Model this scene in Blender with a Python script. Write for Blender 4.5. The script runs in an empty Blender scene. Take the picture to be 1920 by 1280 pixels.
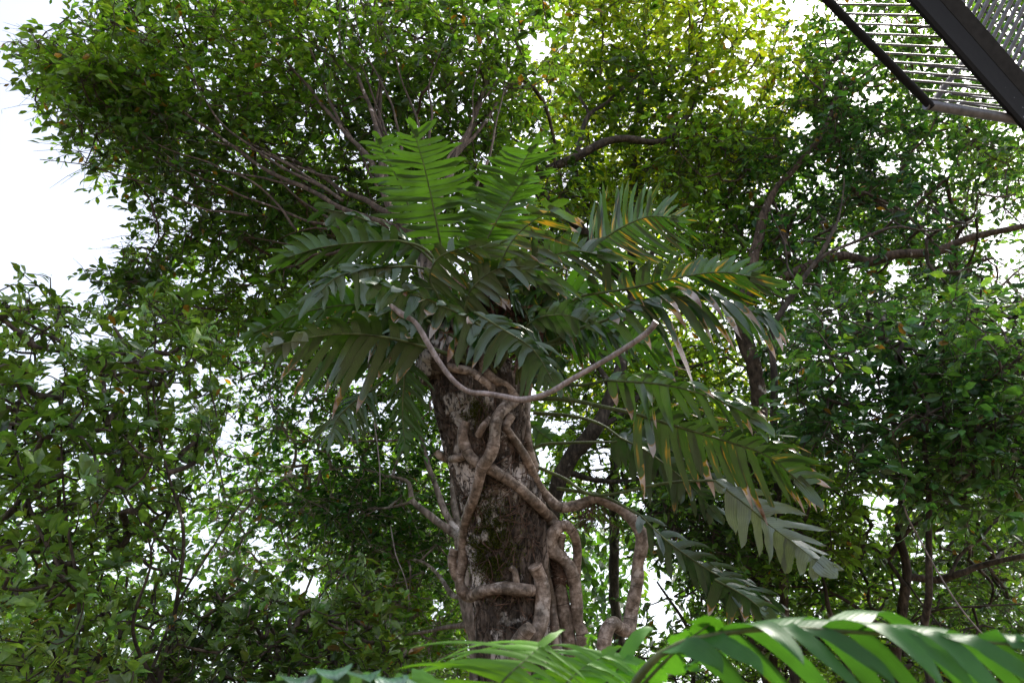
import bpy, math, random
import numpy as np
from mathutils import Vector, noise as mnoise

R = math.radians
rng = np.random.default_rng(7)
random.seed(7)

# ------------------------------------------------------------------ camera
CAM = np.array([0.0, 0.0, 1.6]); PITCH = R(30.0); LENS = 28.0
F = LENS / 36.0 * 1920.0
FW = np.array([0, math.cos(PITCH), math.sin(PITCH)])
UP = np.array([0, -math.sin(PITCH), math.cos(PITCH)])
RT = np.array([1.0, 0, 0])
scene = bpy.context.scene
cd = bpy.data.cameras.new('camera'); cam = bpy.data.objects.new('camera', cd)
scene.collection.objects.link(cam); scene.camera = cam
cam.location = CAM; cam.rotation_euler = (R(90) + PITCH, 0, 0)
cd.lens = LENS; cd.sensor_width = 36; cd.clip_start = 0.05; cd.clip_end = 2000
cd.dof.use_dof = True; cd.dof.focus_distance = 5.0; cd.dof.aperture_fstop = 5.0

# ------------------------------------------------------------------ light
SUN_EL, SUN_AZ = R(58), R(52)          # high, ahead of the camera and to the right (azimuth from +Y towards +X)
w = bpy.data.worlds.new('World'); scene.world = w; w.use_nodes = True
nt = w.node_tree; nt.nodes.clear()
sky = nt.nodes.new('ShaderNodeTexSky'); sky.sky_type = 'NISHITA'; sky.sun_disc = False
sky.sun_elevation = SUN_EL; sky.sun_rotation = SUN_AZ
sky.air_density = 1.0; sky.dust_density = 4.0; sky.ozone_density = 1.0
hs = nt.nodes.new('ShaderNodeHueSaturation'); hs.inputs['Saturation'].default_value = 0.5
hs.inputs['Value'].default_value = 1.0
bg = nt.nodes.new('ShaderNodeBackground'); bg.inputs['Strength'].default_value = 0.15
wo = nt.nodes.new('ShaderNodeOutputWorld')
nt.links.new(sky.outputs[0], hs.inputs['Color']); nt.links.new(hs.outputs[0], bg.inputs[0])
nt.links.new(bg.outputs[0], wo.inputs[0])
sl = bpy.data.lights.new('sun', 'SUN'); sun = bpy.data.objects.new('sun', sl)
scene.collection.objects.link(sun)
sl.energy = 2.8; sl.angle = R(10); sl.color = (1.0, 0.96, 0.86)
sd = Vector((math.sin(SUN_AZ) * math.cos(SUN_EL), math.cos(SUN_AZ) * math.cos(SUN_EL), math.sin(SUN_EL)))
sun.rotation_euler = sd.to_track_quat('Z', 'Y').to_euler(); sun.location = (0, 0, 40)
vs = scene.view_settings
vs.view_transform = 'Standard'; vs.look = 'None'; vs.exposure = 1.42; vs.gamma = 1.0
cy = scene.cycles
cy.max_bounces = 7; cy.diffuse_bounces = 4; cy.transmission_bounces = 5; cy.glossy_bounces = 2
cy.use_denoising = True; cy.sample_clamp_indirect = 6

# ------------------------------------------------------------------ helpers
def P(px, py, d):
    """point seen at photo pixel (px, py), d metres along the view axis; arrays welcome"""
    px = np.asarray(px, float); py = np.asarray(py, float); d = np.asarray(d, float)
    return CAM + d[..., None] * (FW + ((px - 960) / F)[..., None] * RT + ((640 - py) / F)[..., None] * UP)

def PP(pts):
    a = np.array(pts, float)
    return P(a[:, 0], a[:, 1], a[:, 2])

def project(p):
    q = p - CAM
    d = q @ FW
    return 960 + F * (q @ RT) / d, 640 - F * (q @ UP) / d, d

def link(o, parent=None):
    scene.collection.objects.link(o)
    if parent is not None: o.parent = parent
    return o

def tag(o, label=None, cat=None, group=None, kind=None):
    if label: o['label'] = label
    if cat: o['category'] = cat
    if group: o['group'] = group
    if kind: o['kind'] = kind
    return o

def thing(name, label, cat, group=None, loc=None):
    o = bpy.data.objects.new(name, None); o.empty_display_size = 0.2
    link(o); tag(o, label, cat, group)
    return o

class MB:
    """collects geometry for ONE mesh object"""
    def __init__(s): s.v = []; s.f = []; s.ls = []; s.c = []; s.uv = []; s.n = 0
    def add(s, v, faces, col=None, uv=None):
        """v (n,3); faces: int array (m,k)"""
        v = np.asarray(v, float); faces = np.asarray(faces, int)
        s.v.append(v); s.f.append((faces + s.n).ravel()); s.ls.append(np.full(len(faces), faces.shape[1]))
        s.c.append(np.ones((len(v), 4)) if col is None else np.broadcast_to(col, (len(v), 4)))
        s.uv.append(np.zeros((len(v), 3)) if uv is None else np.pad(uv, ((0, 0), (0, 3 - uv.shape[1]))))
        s.n += len(v)
    def build(s, name, mat, parent=None, smooth=True, origin=None):
        me = bpy.data.meshes.new(name)
        v = np.concatenate(s.v); f = np.concatenate(s.f); ls = np.concatenate(s.ls)
        me.vertices.add(len(v)); me.vertices.foreach_set('co', v.ravel().astype(np.float32))
        me.loops.add(len(f)); me.loops.foreach_set('vertex_index', f.astype(np.int32))
        me.polygons.add(len(ls)); st = np.concatenate([[0], np.cumsum(ls)[:-1]])
        me.polygons.foreach_set('loop_start', st.astype(np.int32))
        me.polygons.foreach_set('use_smooth', np.full(len(ls), smooth))
        a = me.color_attributes.new('col', 'FLOAT_COLOR', 'POINT')
        a.data.foreach_set('color', np.concatenate(s.c).ravel().astype(np.float32))
        b = me.attributes.new('luv', 'FLOAT_VECTOR', 'POINT')
        b.data.foreach_set('vector', np.concatenate(s.uv).ravel().astype(np.float32))
        me.materials.append(mat)
        me.update(calc_edges=True); me.validate()
        return link(bpy.data.objects.new(name, me), parent)

def smooth(pts, step, closed=False):
    """Catmull-Rom through rows of pts (any columns, first three xyz), resampled about every step metres"""
    p = np.asarray(pts, float)
    if len(p) == 2:
        n = max(2, int(np.linalg.norm(p[1, :3] - p[0, :3]) / step) + 1)
        t = np.linspace(0, 1, n)[:, None]
        return p[0] * (1 - t) + p[1] * t
    q = np.vstack([2 * p[0] - p[1], p, 2 * p[-1] - p[-2]])
    out = []
    for i in range(1, len(q) - 2):
        n = max(2, int(np.linalg.norm(q[i + 1, :3] - q[i, :3]) / step) + 1)
        t = np.linspace(0, 1, n, endpoint=False)[:, None]
        a, b, c, d = q[i - 1], q[i], q[i + 1], q[i + 2]
        out.append(0.5 * (2 * b + (c - a) * t + (2 * a - 5 * b + 4 * c - d) * t ** 2 + (3 * b - a - 3 * c + d) * t ** 3))
    out.append(p[-1:])
    return np.vstack(out)

def unit(v): return v / (np.linalg.norm(v, axis=-1, keepdims=True) + 1e-9)

def tube(mb, pts, rad, seg=8, col=None, cap=True, rough=0.0, nodes=False, seed=0):
    """pts (n,3), rad (n,)"""
    pts = np.asarray(pts, float); rad = np.broadcast_to(np.asarray(rad, float), (len(pts),)).copy()
    n = len(pts)
    tan = unit(np.gradient(pts, axis=0))
    ref = np.array([0, 0, 1.0]) if abs(tan[0][2]) < 0.9 else np.array([1.0, 0, 0])
    nv = unit(np.cross(tan[0], ref)); N = [nv]
    for i in range(1, n):
        nv = N[-1] - tan[i] * (N[-1] @ tan[i]); N.append(nv / (np.linalg.norm(nv) + 1e-9))
    N = np.array(N); B = np.cross(tan, N)
    arc = np.concatenate([[0], np.cumsum(np.linalg.norm(np.diff(pts, axis=0), axis=1))])
    near = np.zeros(n)
    if nodes:
        rr = np.random.default_rng(seed + 11); s = rr.uniform(0, .06)
        while s < arc[-1]:
            near = np.maximum(near, np.exp(-((arc - s) / 0.0045) ** 2) * rr.uniform(.6, 1))
            s += rr.uniform(.05, .17)
        rad = rad * (1 + 0.045 * near)
    ang = np.linspace(0, 2 * np.pi, seg, endpoint=False)
    rr = rad[:, None] * np.ones(seg)
    if rough > 0:
        for i in range(n):
            for j in range(seg):
                q = pts[i] + (N[i] * math.cos(ang[j]) + B[i] * math.sin(ang[j])) * rad[i]
                rr[i, j] *= 1 + rough * mnoise.fractal(Vector(q * (0.35 / max(rad.max(), .01))), 1.0, 2.0, 4)
    v = pts[:, None] + rr[..., None] * (N[:, None] * np.cos(ang)[None, :, None] + B[:, None] * np.sin(ang)[None, :, None])
    v = v.reshape(-1, 3)
    i, j = np.meshgrid(np.arange(n - 1), np.arange(seg), indexing='ij'); j2 = (j + 1) % seg
    f = np.stack([i * seg + j, i * seg + j2, (i + 1) * seg + j2, (i + 1) * seg + j], -1).reshape(-1, 4)
    c = np.ones((n, seg, 4)) if col is None else np.broadcast_to(col, (n, seg, 4)).copy()
    if nodes: c[..., 3] = near[:, None]
    uv = np.stack([np.broadcast_to(np.arange(seg) / seg, (n, seg)), np.broadcast_to(arc[:, None], (n, seg))], -1).reshape(-1, 2)
    mb.add(v, f, c.reshape(-1, 4), uv)
    if cap and seg > 4:
        for k, idx in ((0, np.arange(seg)[::-1]), (n - 1, np.arange(seg))):
            mb.add(v[k * seg:(k + 1) * seg], idx[None, :], c.reshape(-1, 4)[k * seg:(k + 1) * seg])

# ------------------------------------------------------------------ materials
def newmat(name):
    m = bpy.data.materials.new(name); m.use_nodes = True
    nt = m.node_tree; nt.nodes.clear()
    return m, nt, nt.nodes.new, nt.links.new

def ramp(nt, fac, stops):
    r = nt.nodes.new('ShaderNodeValToRGB'); e = r.color_ramp.elements
    while len(e) < len(stops): e.new(0.5)
    for k, (p, c) in enumerate(stops):
        e[k].position = p; e[k].color = (*c, 1) if len(c) == 3 else c
    nt.links.new(fac, r.inputs[0]); return r.outputs[0]

def foliage_mat(name, trans=0.5, rough=0.27, spec=0.7, tint=(1.9, 1.7, 0.55)):
    m, nt, new, L = newmat(name)
    at = new('ShaderNodeAttribute'); at.attribute_name = 'col'
    no = new('ShaderNodeTexNoise'); no.inputs['Scale'].default_value = 22; no.inputs['Detail'].default_value = 3
    geo = new('ShaderNodeNewGeometry'); L(geo.outputs['Position'], no.inputs['Vector'])
    mx = new('ShaderNodeMix'); mx.data_type = 'RGBA'; mx.blend_type = 'MULTIPLY'; mx.inputs['Factor'].default_value = 1
    L(at.outputs['Color'], mx.inputs[6])
    L(ramp(nt, no.outputs['Fac'], [(0.3, (0.65, 0.7, 0.7)), (0.7, (1.25, 1.2, 1.1))]), mx.inputs[7])
    pb = new('ShaderNodeBsdfPrincipled'); pb.inputs['Roughness'].default_value = rough
    pb.inputs['Specular IOR Level'].default_value = spec
    L(mx.outputs[2], pb.inputs['Base Color'])
    tr = new('ShaderNodeBsdfTranslucent')
    m2 = new('ShaderNodeMix'); m2.data_type = 'RGBA'; m2.blend_type = 'MULTIPLY'; m2.inputs['Factor'].default_value = 1
    L(mx.outputs[2], m2.inputs[6]); m2.inputs[7].default_value = (*tint, 1)
    L(m2.outputs[2], tr.inputs['Color'])
    ms = new('ShaderNodeMixShader'); ms.inputs[0].default_value = trans
    L(pb.outputs[0], ms.inputs[1]); L(tr.outputs[0], ms.inputs[2])
    o = new('ShaderNodeOutputMaterial'); L(ms.outputs[0], o.inputs[0])
    return m

def blade_mat(name, coat=0.0, vein=1.0, trans=0.36, rough=0.30, spec=0.75, tint=(1.5, 1.5, 0.4)):
    """big divided leaves: col.rgb green, col.a how dry; luv = (lobe + across/2, along)"""
    m, nt, new, L = newmat(name)
    at = new('ShaderNodeAttribute'); at.attribute_name = 'col'
    uv = new('ShaderNodeAttribute'); uv.attribute_name = 'luv'
    sx = new('ShaderNodeSeparateXYZ'); L(uv.outputs['Vector'], sx.inputs[0])
    # veins: fine ridges running along each lobe
    mu = new('ShaderNodeMath'); mu.operation = 'MULTIPLY'; mu.inputs[1].default_value = 75.0; L(sx.outputs['X'], mu.inputs[0])
    sn = new('ShaderNodeMath'); sn.operation = 'SINE'; L(mu.outputs[0], sn.inputs[0])
    mr = new('ShaderNodeMapRange'); L(sn.outputs[0], mr.inputs[0])
    mr.inputs[1].default_value = -1; mr.inputs[2].default_value = 1; mr.inputs[3].default_value = 1 - .10 * vein; mr.inputs[4].default_value = 1 + .06 * vein
    geo = new('ShaderNodeNewGeometry')
    n1 = new('ShaderNodeTexNoise'); n1.inputs['Scale'].default_value = 9; n1.inputs['Detail'].default_value = 4
    L(geo.outputs['Position'], n1.inputs['Vector'])
    mv = new('ShaderNodeMath'); mv.operation = 'MULTIPLY'; L(mr.outputs[0], mv.inputs[0])
    mr2 = new('ShaderNodeMapRange'); L(n1.outputs['Fac'], mr2.inputs[0]); mr2.inputs[1].default_value = .3; mr2.inputs[2].default_value = .7
    mr2.inputs[3].default_value = .75; mr2.inputs[4].default_value = 1.25; L(mr2.outputs[0], mv.inputs[1])
    vm = new('ShaderNodeVectorMath'); vm.operation = 'SCALE'; L(at.outputs['Color'], vm.inputs[0]); L(mv.outputs[0], vm.inputs['Scale'])
    # yellow streaks along the lobes, luv.z = how much
    mp = new('ShaderNodeCombineXYZ')
    a1 = new('ShaderNodeMath'); a1.operation = 'MULTIPLY'; a1.inputs[1].default_value = 5.0; L(sx.outputs['X'], a1.inputs[0])
    a2 = new('ShaderNodeMath'); a2.operation = 'MULTIPLY'; a2.inputs[1].default_value = 2.2; L(sx.outputs['Y'], a2.inputs[0])
    L(a1.outputs[0], mp.inputs[0]); L(a2.outputs[0], mp.inputs[1])
    n2 = new('ShaderNodeTexNoise'); n2.inputs['Scale'].default_value = 1.0; n2.inputs['Detail'].default_value = 3
    L(mp.outputs[0], n2.inputs['Vector'])
    ad = new('ShaderNodeMath'); ad.operation = 'MULTIPLY_ADD'; ad.inputs[1].default_value = 0.29; L(sx.outputs['Z'], ad.inputs[0]); L(n2.outputs['Fac'], ad.inputs[2])
    st = new('ShaderNodeMapRange'); L(ad.outputs[0], st.inputs[0]); st.inputs[1].default_value = .80; st.inputs[2].default_value = .95
    mY = new('ShaderNodeMix'); mY.data_type = 'RGBA'; L(st.outputs[0], mY.inputs[0]); L(vm.outputs[0], mY.inputs[6])
    mY.inputs[7].default_value = (0.34, 0.19, 0.015, 1)
    # dry: pale and brown patches
    dn = new('ShaderNodeMath'); dn.operation = 'MULTIPLY_ADD'; dn.inputs[1].default_value = 1.0
    n3 = new('ShaderNodeTexNoise'); n3.inputs['Scale'].default_value = 14; n3.inputs['Detail'].default_value = 5
    L(geo.outputs['Position'], n3.inputs['Vector'])
    L(n3.outputs['Fac'], dn.inputs[0]); L(at.outputs['Alpha'], dn.inputs[2])
    ds = new('ShaderNodeMapRange'); L(dn.outputs[0], ds.inputs[0]); ds.inputs[1].default_value = 1.16; ds.inputs[2].default_value = 1.20
    dc = ramp(nt, n1.outputs['Fac'], [(0.33, (0.17, 0.07, 0.03)), (0.42, (0.40, 0.31, 0.26)), (0.6, (0.58, 0.51, 0.47))])
    # rusty rim round the dry patch
    rs = new('ShaderNodeMapRange'); L(dn.outputs[0], rs.inputs[0]); rs.inputs[1].default_value = 1.07; rs.inputs[2].default_value = 1.14
    mRm = new('ShaderNodeMix'); mRm.data_type = 'RGBA'; L(rs.outputs[0], mRm.inputs[0]); L(mY.outputs[2], mRm.inputs[6]); mRm.inputs[7].default_value = (0.26, 0.14, 0.015, 1)
    mD = new('ShaderNodeMix'); mD.data_type = 'RGBA'; L(ds.outputs[0], mD.inputs[0]); L(mRm.outputs[2], mD.inputs[6]); L(dc, mD.inputs[7])
    bp = new('ShaderNodeBump'); bp.inputs['Strength'].default_value = .2 * vein; bp.inputs['Distance'].default_value = .002; L(sn.outputs[0], bp.inputs['Height'])
    pb = new('ShaderNodeBsdfPrincipled'); pb.inputs['Roughness'].default_value = rough
    pb.inputs['Specular IOR Level'].default_value = spec
    L(mD.outputs[2], pb.inputs['Base Color']); L(bp.outputs[0], pb.inputs['Normal'])
    pb.inputs['Coat Weight'].default_value = coat; pb.inputs['Coat Roughness'].default_value = .3
    tr = new('ShaderNodeBsdfTranslucent')
    m2 = new('ShaderNodeMix'); m2.data_type = 'RGBA'; m2.blend_type = 'MULTIPLY'; m2.inputs['Factor'].default_value = 1
    L(mD.outputs[2], m2.inputs[6]); L(m2.outputs[2], tr.inputs['Color'])
    mT = new('ShaderNodeMix'); mT.data_type = 'RGBA'; L(ds.outputs[0], mT.inputs[0]); mT.inputs[6].default_value = (*tint, 1); mT.inputs[7].default_value = (.6, .5, .42, 1); L(mT.outputs[2], m2.inputs[7])
    ms = new('ShaderNodeMixShader'); ms.inputs[0].default_value = trans
    L(pb.outputs[0], ms.inputs[1]); L(tr.outputs[0], ms.inputs[2])
    o = new('ShaderNodeOutputMaterial'); L(ms.outputs[0], o.inputs[0])
    return m

def bark_mat(name, c0, c1, c2, scale=6, bump=.6, stretch=4.0, pale=0.0, rings=False, rough=.8, cracks=False, palec=(0.46, 0.42, 0.40)):
    m, nt, new, L = newmat(name)
    geo = new('ShaderNodeNewGeometry')
    mp = new('ShaderNodeMapping'); mp.inputs['Scale'].default_value = (1, 1, 1 / stretch); L(geo.outputs['Position'], mp.inputs[0])
    n1 = new('ShaderNodeTexNoise'); n1.inputs['Scale'].default_value = scale * 4; n1.inputs['Detail'].default_value = 8; n1.inputs['Roughness'].default_value = .65
    L(mp.outputs[0], n1.inputs['Vector'])
    n2 = new('ShaderNodeTexNoise'); n2.inputs['Scale'].default_value = scale; n2.inputs['Detail'].default_value = 5
    L(geo.outputs['Position'], n2.inputs['Vector'])
    col = ramp(nt, n1.outputs['Fac'], [(0.33, c0), (0.5, c1), (0.68, c2)])
    if pale > 0:
        n3 = new('ShaderNodeTexNoise'); n3.inputs['Scale'].default_value = scale * .9; n3.inputs['Detail'].default_value = 6; n3.inputs['Roughness'].default_value = .6
        L(geo.outputs['Position'], n3.inputs['Vector'])
        mr = new('ShaderNodeMapRange'); L(n3.outputs['Fac'], mr.inputs[0]); mr.inputs[1].default_value = .66 - pale * .12; mr.inputs[2].default_value = .70 - pale * .12
        mx = new('ShaderNodeMix'); mx.data_type = 'RGBA'; L(mr.outputs[0], mx.inputs[0]); L(col, mx.inputs[6]); mx.inputs[7].default_value = (*palec, 1)
        col = mx.outputs[2]
    at = new('ShaderNodeAttribute'); at.attribute_name = 'col'
    mu = new('ShaderNodeMix'); mu.data_type = 'RGBA'; mu.blend_type = 'MULTIPLY'; mu.inputs['Factor'].default_value = 1
    L(col, mu.inputs[6]); L(at.outputs['Color'], mu.inputs[7]); col = mu.outputs[2]
    big = new('ShaderNodeMix'); big.data_type = 'RGBA'; big.blend_type = 'MULTIPLY'; big.inputs['Factor'].default_value = 1
    L(col, big.inputs[6]); L(ramp(nt, n2.outputs['Fac'], [(0.35, (0.6, 0.58, 0.55)), (0.65, (1.3, 1.22, 1.2))]), big.inputs[7]); col = big.outputs[2]
    if rings:
        rr = new('ShaderNodeMapRange'); L(at.outputs['Alpha'], rr.inputs[0]); rr.inputs[1].default_value = .35; rr.inputs[2].default_value = .95
        # alpha 0..1 = closeness to a leaf scar
        mk = new('ShaderNodeMix'); mk.data_type = 'RGBA'; L(rr.outputs[0], mk.inputs[0]); L(col, mk.inputs[6]); mk.inputs[7].default_value = (0.055, 0.033, 0.024, 1)
        col = mk.outputs[2]
    bp = new('ShaderNodeBump'); bp.inputs['Strength'].default_value = bump; bp.inputs['Distance'].default_value = .02; L(n1.outputs['Fac'], bp.inputs['Height'])
    if cracks:
        n5 = new('ShaderNodeTexNoise'); n5.inputs['Scale'].default_value = scale * 6; n5.inputs['Detail'].default_value = 3; n5.inputs['Distortion'].default_value = .6; L(mp.outputs[0], n5.inputs['Vector'])
        sb = new('ShaderNodeMath'); sb.operation = 'SUBTRACT'; sb.inputs[1].default_value = .5; L(n5.outputs['Fac'], sb.inputs[0])
        ab = new('ShaderNodeMath'); ab.operation = 'ABSOLUTE'; L(sb.outputs[0], ab.inputs[0])
        cr = new('ShaderNodeMapRange'); L(ab.outputs[0], cr.inputs[0]); cr.inputs[1].default_value = .0; cr.inputs[2].default_value = .035
        ck = new('ShaderNodeMix'); ck.data_type = 'RGBA'; L(cr.outputs[0], ck.inputs[0]); ck.inputs[6].default_value = (.028, .019, .015, 1); L(col, ck.inputs[7]); col = ck.outputs[2]
        bp2 = new('ShaderNodeBump'); bp2.inputs['Strength'].default_value = .9; bp2.inputs['Distance'].default_value = .012; L(cr.outputs[0], bp2.inputs['Height']); L(bp.outputs[0], bp2.inputs['Normal']); bp = bp2
    pb = new('ShaderNodeBsdfPrincipled'); pb.inputs['Roughness'].default_value = rough; pb.inputs['Specular IOR Level'].default_value = .3
    L(col, pb.inputs['Base Color']); L(bp.outputs[0], pb.inputs['Normal'])
    o = new('ShaderNodeOutputMaterial'); L(pb.outputs[0], o.inputs[0])
    return m

def metal_mat(name, c, rough=.5, metallic=.8):
    m, nt, new, L = newmat(name)
    geo = new('ShaderNodeNewGeometry'); n = new('ShaderNodeTexNoise'); n.inputs['Scale'].default_value = 35; n.inputs['Detail'].default_value = 6
    L(geo.outputs['Position'], n.inputs['Vector'])
    pb = new('ShaderNodeBsdfPrincipled'); pb.inputs['Metallic'].default_value = metallic
    if metallic < .3: pb.inputs['Specular IOR Level'].default_value = .2
    L(ramp(nt, n.outputs['Fac'], [(0.3, tuple(x * .6 for x in c)), (0.7, tuple(x * 1.3 for x in c))]), pb.inputs['Base Color'])
    mr = new('ShaderNodeMapRange'); L(n.outputs['Fac'], mr.inputs[0]); mr.inputs[3].default_value = rough - .15; mr.inputs[4].default_value = rough + .2
    L(mr.outputs[0], pb.inputs['Roughness'])
    o = new('ShaderNodeOutputMaterial'); L(pb.outputs[0], o.inputs[0])
    return m

M_FOL = foliage_mat('small_leaf')
M_FOLN = foliage_mat('near_leaf', trans=.36, rough=.27, spec=.7)
M_BLADE = blade_mat('divided_leaf')
M_BLADE_D = blade_mat('dark_divided_leaf', coat=.4, trans=.27, rough=.24, spec=.9)
M_BARK_HOST = bark_mat('host_bark', (0.018, 0.014, 0.012), (0.09, 0.07, 0.056), (0.25, 0.205, 0.175), scale=4, bump=.8, pale=1.25, stretch=4, cracks=True, palec=(.50, .47, .45))
M_BARK_LIMB = bark_mat('limb_bark', (0.03, 0.022, 0.017), (0.085, 0.062, 0.047), (0.17, 0.13, 0.10), scale=8, pale=.3)
M_BARK_DARK = bark_mat('dark_bark', (0.02, 0.017, 0.014), (0.06, 0.048, 0.038), (0.14, 0.115, 0.09), scale=7, pale=.25, palec=(.25, .23, .21))
M_BARK_PALE = bark_mat('pale_bark', (0.08, 0.065, 0.055), (0.22, 0.18, 0.15), (0.38, 0.33, 0.29), scale=7, pale=.7, palec=(.5, .46, .43))
M_STEM = bark_mat('vine_bark', (0.085, 0.064, 0.049), (0.22, 0.172, 0.138), (0.42, 0.36, 0.315), scale=7, bump=.2, stretch=1.0, pale=.6, rings=True, rough=.48, palec=(.52, .46, .42))
M_ROOT = bark_mat('root_fibre', (0.03, 0.018, 0.013), (0.10, 0.06, 0.042), (0.18, 0.12, 0.09), scale=14, bump=.3)
M_STICK = bark_mat('bare_stem', (0.17, 0.14, 0.135), (0.30, 0.26, 0.255), (0.44, 0.40, 0.41), scale=16, bump=.15, rough=.42)
M_STALK = bark_mat('leaf_stalk', (0.05, 0.07, 0.025), (0.085, 0.12, 0.04), (0.13, 0.16, 0.06), scale=14, bump=.15, rough=.45)

# ------------------------------------------------------------------ how thick the canopy stands where (photo cells of 80 px)
DEN = [
 "139999999999768876577866",
 "489999999999787887888966",
 "189999999999998886799988",
 "049999999999988888888788",
 "015899999999988888887755",
 "000589999999988888886654",
 "434899999999988888776664",
 "987999999999988888878776",
 "999889899999988888888888",
 "999987789999888888888887",
 "989976889999876888888888",
 "889977898999887888886888",
 "888767789999988899886778",
 "988767758999988599988777",
 "999777889999988377999988",
 "999888999999988679999999",
]
DENA = np.array([[int(c) for c in r] for r in DEN], float) / 9.0
def density(px, py):
    x = np.clip(px / 80 - .5, 0, 22.999); y = np.clip(py / 80 - .5, 0, 14.999)
    i = x.astype(int); j = y.astype(int); a = x - i; b = y - j
    return (DENA[j, i] * (1 - a) * (1 - b) + DENA[j, i + 1] * a * (1 - b) + DENA[j + 1, i] * (1 - a) * b + DENA[j + 1, i + 1] * a * b)
HOLES = np.array([
 (1015,90,22,28),(570,232,14,16),(1498,18,18,32),(1505,235,26,20),(1555,80,12,10),(1392,178,26,12),(1400,85,14,9),
 (1670,315,22,12),(1855,395,14,26),(1640,185,14,9),(1590,443,20,14),(1680,512,22,24),(1890,473,25,18),(1893,523,20,12),
 (1880,616,14,20),(1600,505,14,12),(1650,940,38,14),(1723,960,15,8),(1763,1010,20,18),(1123,863,26,30),(1232,1125,24,34),
 (1042,798,27,14),(1024,857,18,22),(387,873,14,22),(277,1066,25,14),(333,1123,14,14),(377,1096,20,14),(577,1100,28,20),
 (287,1180,14,10),(287,1223,14,10),(277,1026,12,8),(323,1046,16,10),(500,1026,20,15),(293,966,8,14),(353,960,10,8),
 (240,936,10,7),(377,703,14,20),(327,736,16,16),(430,799,14,26),(415,826,10,12),(140,653,8,6),(467,549,13,7),(187,626,14,14),
 (666,717,16,9),(712,766,14,14),(743,788,10,14),(611,812,10,9),(635,845,16,9),(722,845,12,11),(558,867,11,20),
 (820,1144,13,22),(1020,275,12,14),(1045,610,18,12),(1040,560,10,18),(1060,340,8,12),(1840,335,10,7),(1590,460,18,8),
 (120,140,8,5),(1240,1170,14,14),(940,330,6,8),(1090,200,8,6),(1330,1200,10,6),(1440,1270,8,14)], float)
def in_hole(px, py):
    r = np.zeros(len(px), bool)
    for cx, cy_, rx, ry in HOLES:
        wob = 1 + .25 * np.sin(px * .31 + cy_) + .25 * np.cos(py * .27 + cx)
        r |= ((px - cx) / rx) ** 2 + ((py - cy_) / ry) ** 2 < wob
    return r

# leaf shapes: base at origin, along +y, normal +z, length 1
def leaf_template(near, wid=.42):
    if near is not None:
        v = [(0,0,0),(-wid*.35,.25,.05),(-wid*.5,.62,.06),(0,1,-.10),(wid*.5,.62,.06),(wid*.35,.25,.05),(0,.25,0),(0,.62,0)]
        f = [(0,6,1),(0,5,6),(3,2,7),(3,7,4)]; q = [(1,6,7,2),(6,5,4,7)]
        tri = f + [(1,6,7),(1,7,2),(6,5,4),(6,4,7)]
        return np.array(v, float), np.array(tri)
    v = [(0,0,0),(-wid*.5,.5,.07),(0,1,-.08),(wid*.5,.5,.07),(0,.5,0)]
    return np.array(v, float), np.array([(0,4,1),(0,3,4),(2,1,4),(2,4,3)])

def put_leaves(mb, pos, axis, nrm, size, col, near, wid):
    T, TF = leaf_template(near, wid)
    a = unit(axis); n = unit(nrm - a * np.sum(nrm * a, 1, keepdims=True)); b = np.cross(a, n)
    bend = rng.normal(0, .08, len(pos))
    ty = T[:, 1][None] ; tz = T[:, 2][None] + bend[:, None] * (ty ** 2 - ty)
    v = pos[:, None] + size[:, None, None] * (b[:, None] * T[None, :, 0:1] + a[:, None] * ty[..., None] + n[:, None] * tz[..., None])
    k = len(T); f = (TF[None] + (np.arange(len(pos)) * k)[:, None, None]).reshape(-1, 3)
    c = np.ones((len(pos), k, 4)); c[..., :3] = col[:, None]
    mb.add(v.reshape(-1, 3), f, c.reshape(-1, 4))

def inside(poly, x, y):
    poly = np.array(poly, float); r = np.zeros(len(x), bool); j = len(poly) - 1
    for i in range(len(poly)):
        xi, yi = poly[i]; xj, yj = poly[j]
        c = ((yi > y) != (yj > y)) & (x < (xj - xi) * (y - yi) / (yj - yi + 1e-9) + xi)
        r ^= c; j = i
    return r

def crown_points(poly, d0, d1, n, thr=-.38, clump=.9, seed=0, dfun=None):
    """cluster centres filling the outline at depths d0..d1"""
    g = np.random.default_rng(seed)
    poly = np.array(poly, float); lo = poly.min(0); hi = poly.max(0); out = []
    tries = 0
    while sum(map(len, out)) < n and tries < 60:
        tries += 1
        x = g.uniform(lo[0], hi[0], 4000); y = g.uniform(lo[1], hi[1], 4000)
        k = inside(poly, x + g.normal(0, 12, 4000), y + g.normal(0, 12, 4000)); x, y = x[k], y[k]
        d = g.uniform(d0, d1, len(x))
        if dfun is not None: d = d + dfun(x, y)
        p = P(x, y, d)
        nz = np.array([mnoise.noise(Vector(q * clump + seed)) for q in p]) if len(p) else np.zeros(0)
        acc = (g.uniform(0, 1, len(x)) < density(x, y) ** 1.5) & (nz > thr + g.uniform(-.15, .15, len(x))) & ~(in_hole(x, y) & (g.uniform(0, 1, len(x)) < .85))
        out.append(p[acc])
    return np.vstack(out)[:n]

def branch_net(limbs, centers, start_r=.006):
    """join every cluster to the closest wood already there; returns (from, to, radius) list"""
    base = np.vstack(limbs); nodes = [base]; order = None
    d0 = np.array([np.min(np.linalg.norm(base - c, axis=1)) for c in centers]); order = np.argsort(d0)
    allp = np.vstack([base, np.zeros_like(centers)]); cnt = len(base)
    par = {}; idx = {}
    for o in order:
        c = centers[o]; dd = np.linalg.norm(allp[:cnt] - c, axis=1); j = int(np.argmin(dd))
        par[cnt] = j; allp[cnt] = c; cnt += 1
    load = np.ones(cnt)
    for k in range(cnt - 1, len(base) - 1, -1):
        if par[k] >= len(base): load[par[k]] += load[k]
    return [(allp[par[k]], allp[k], start_r * min(load[k], 60) ** .42) for k in range(len(base), cnt)]

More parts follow.
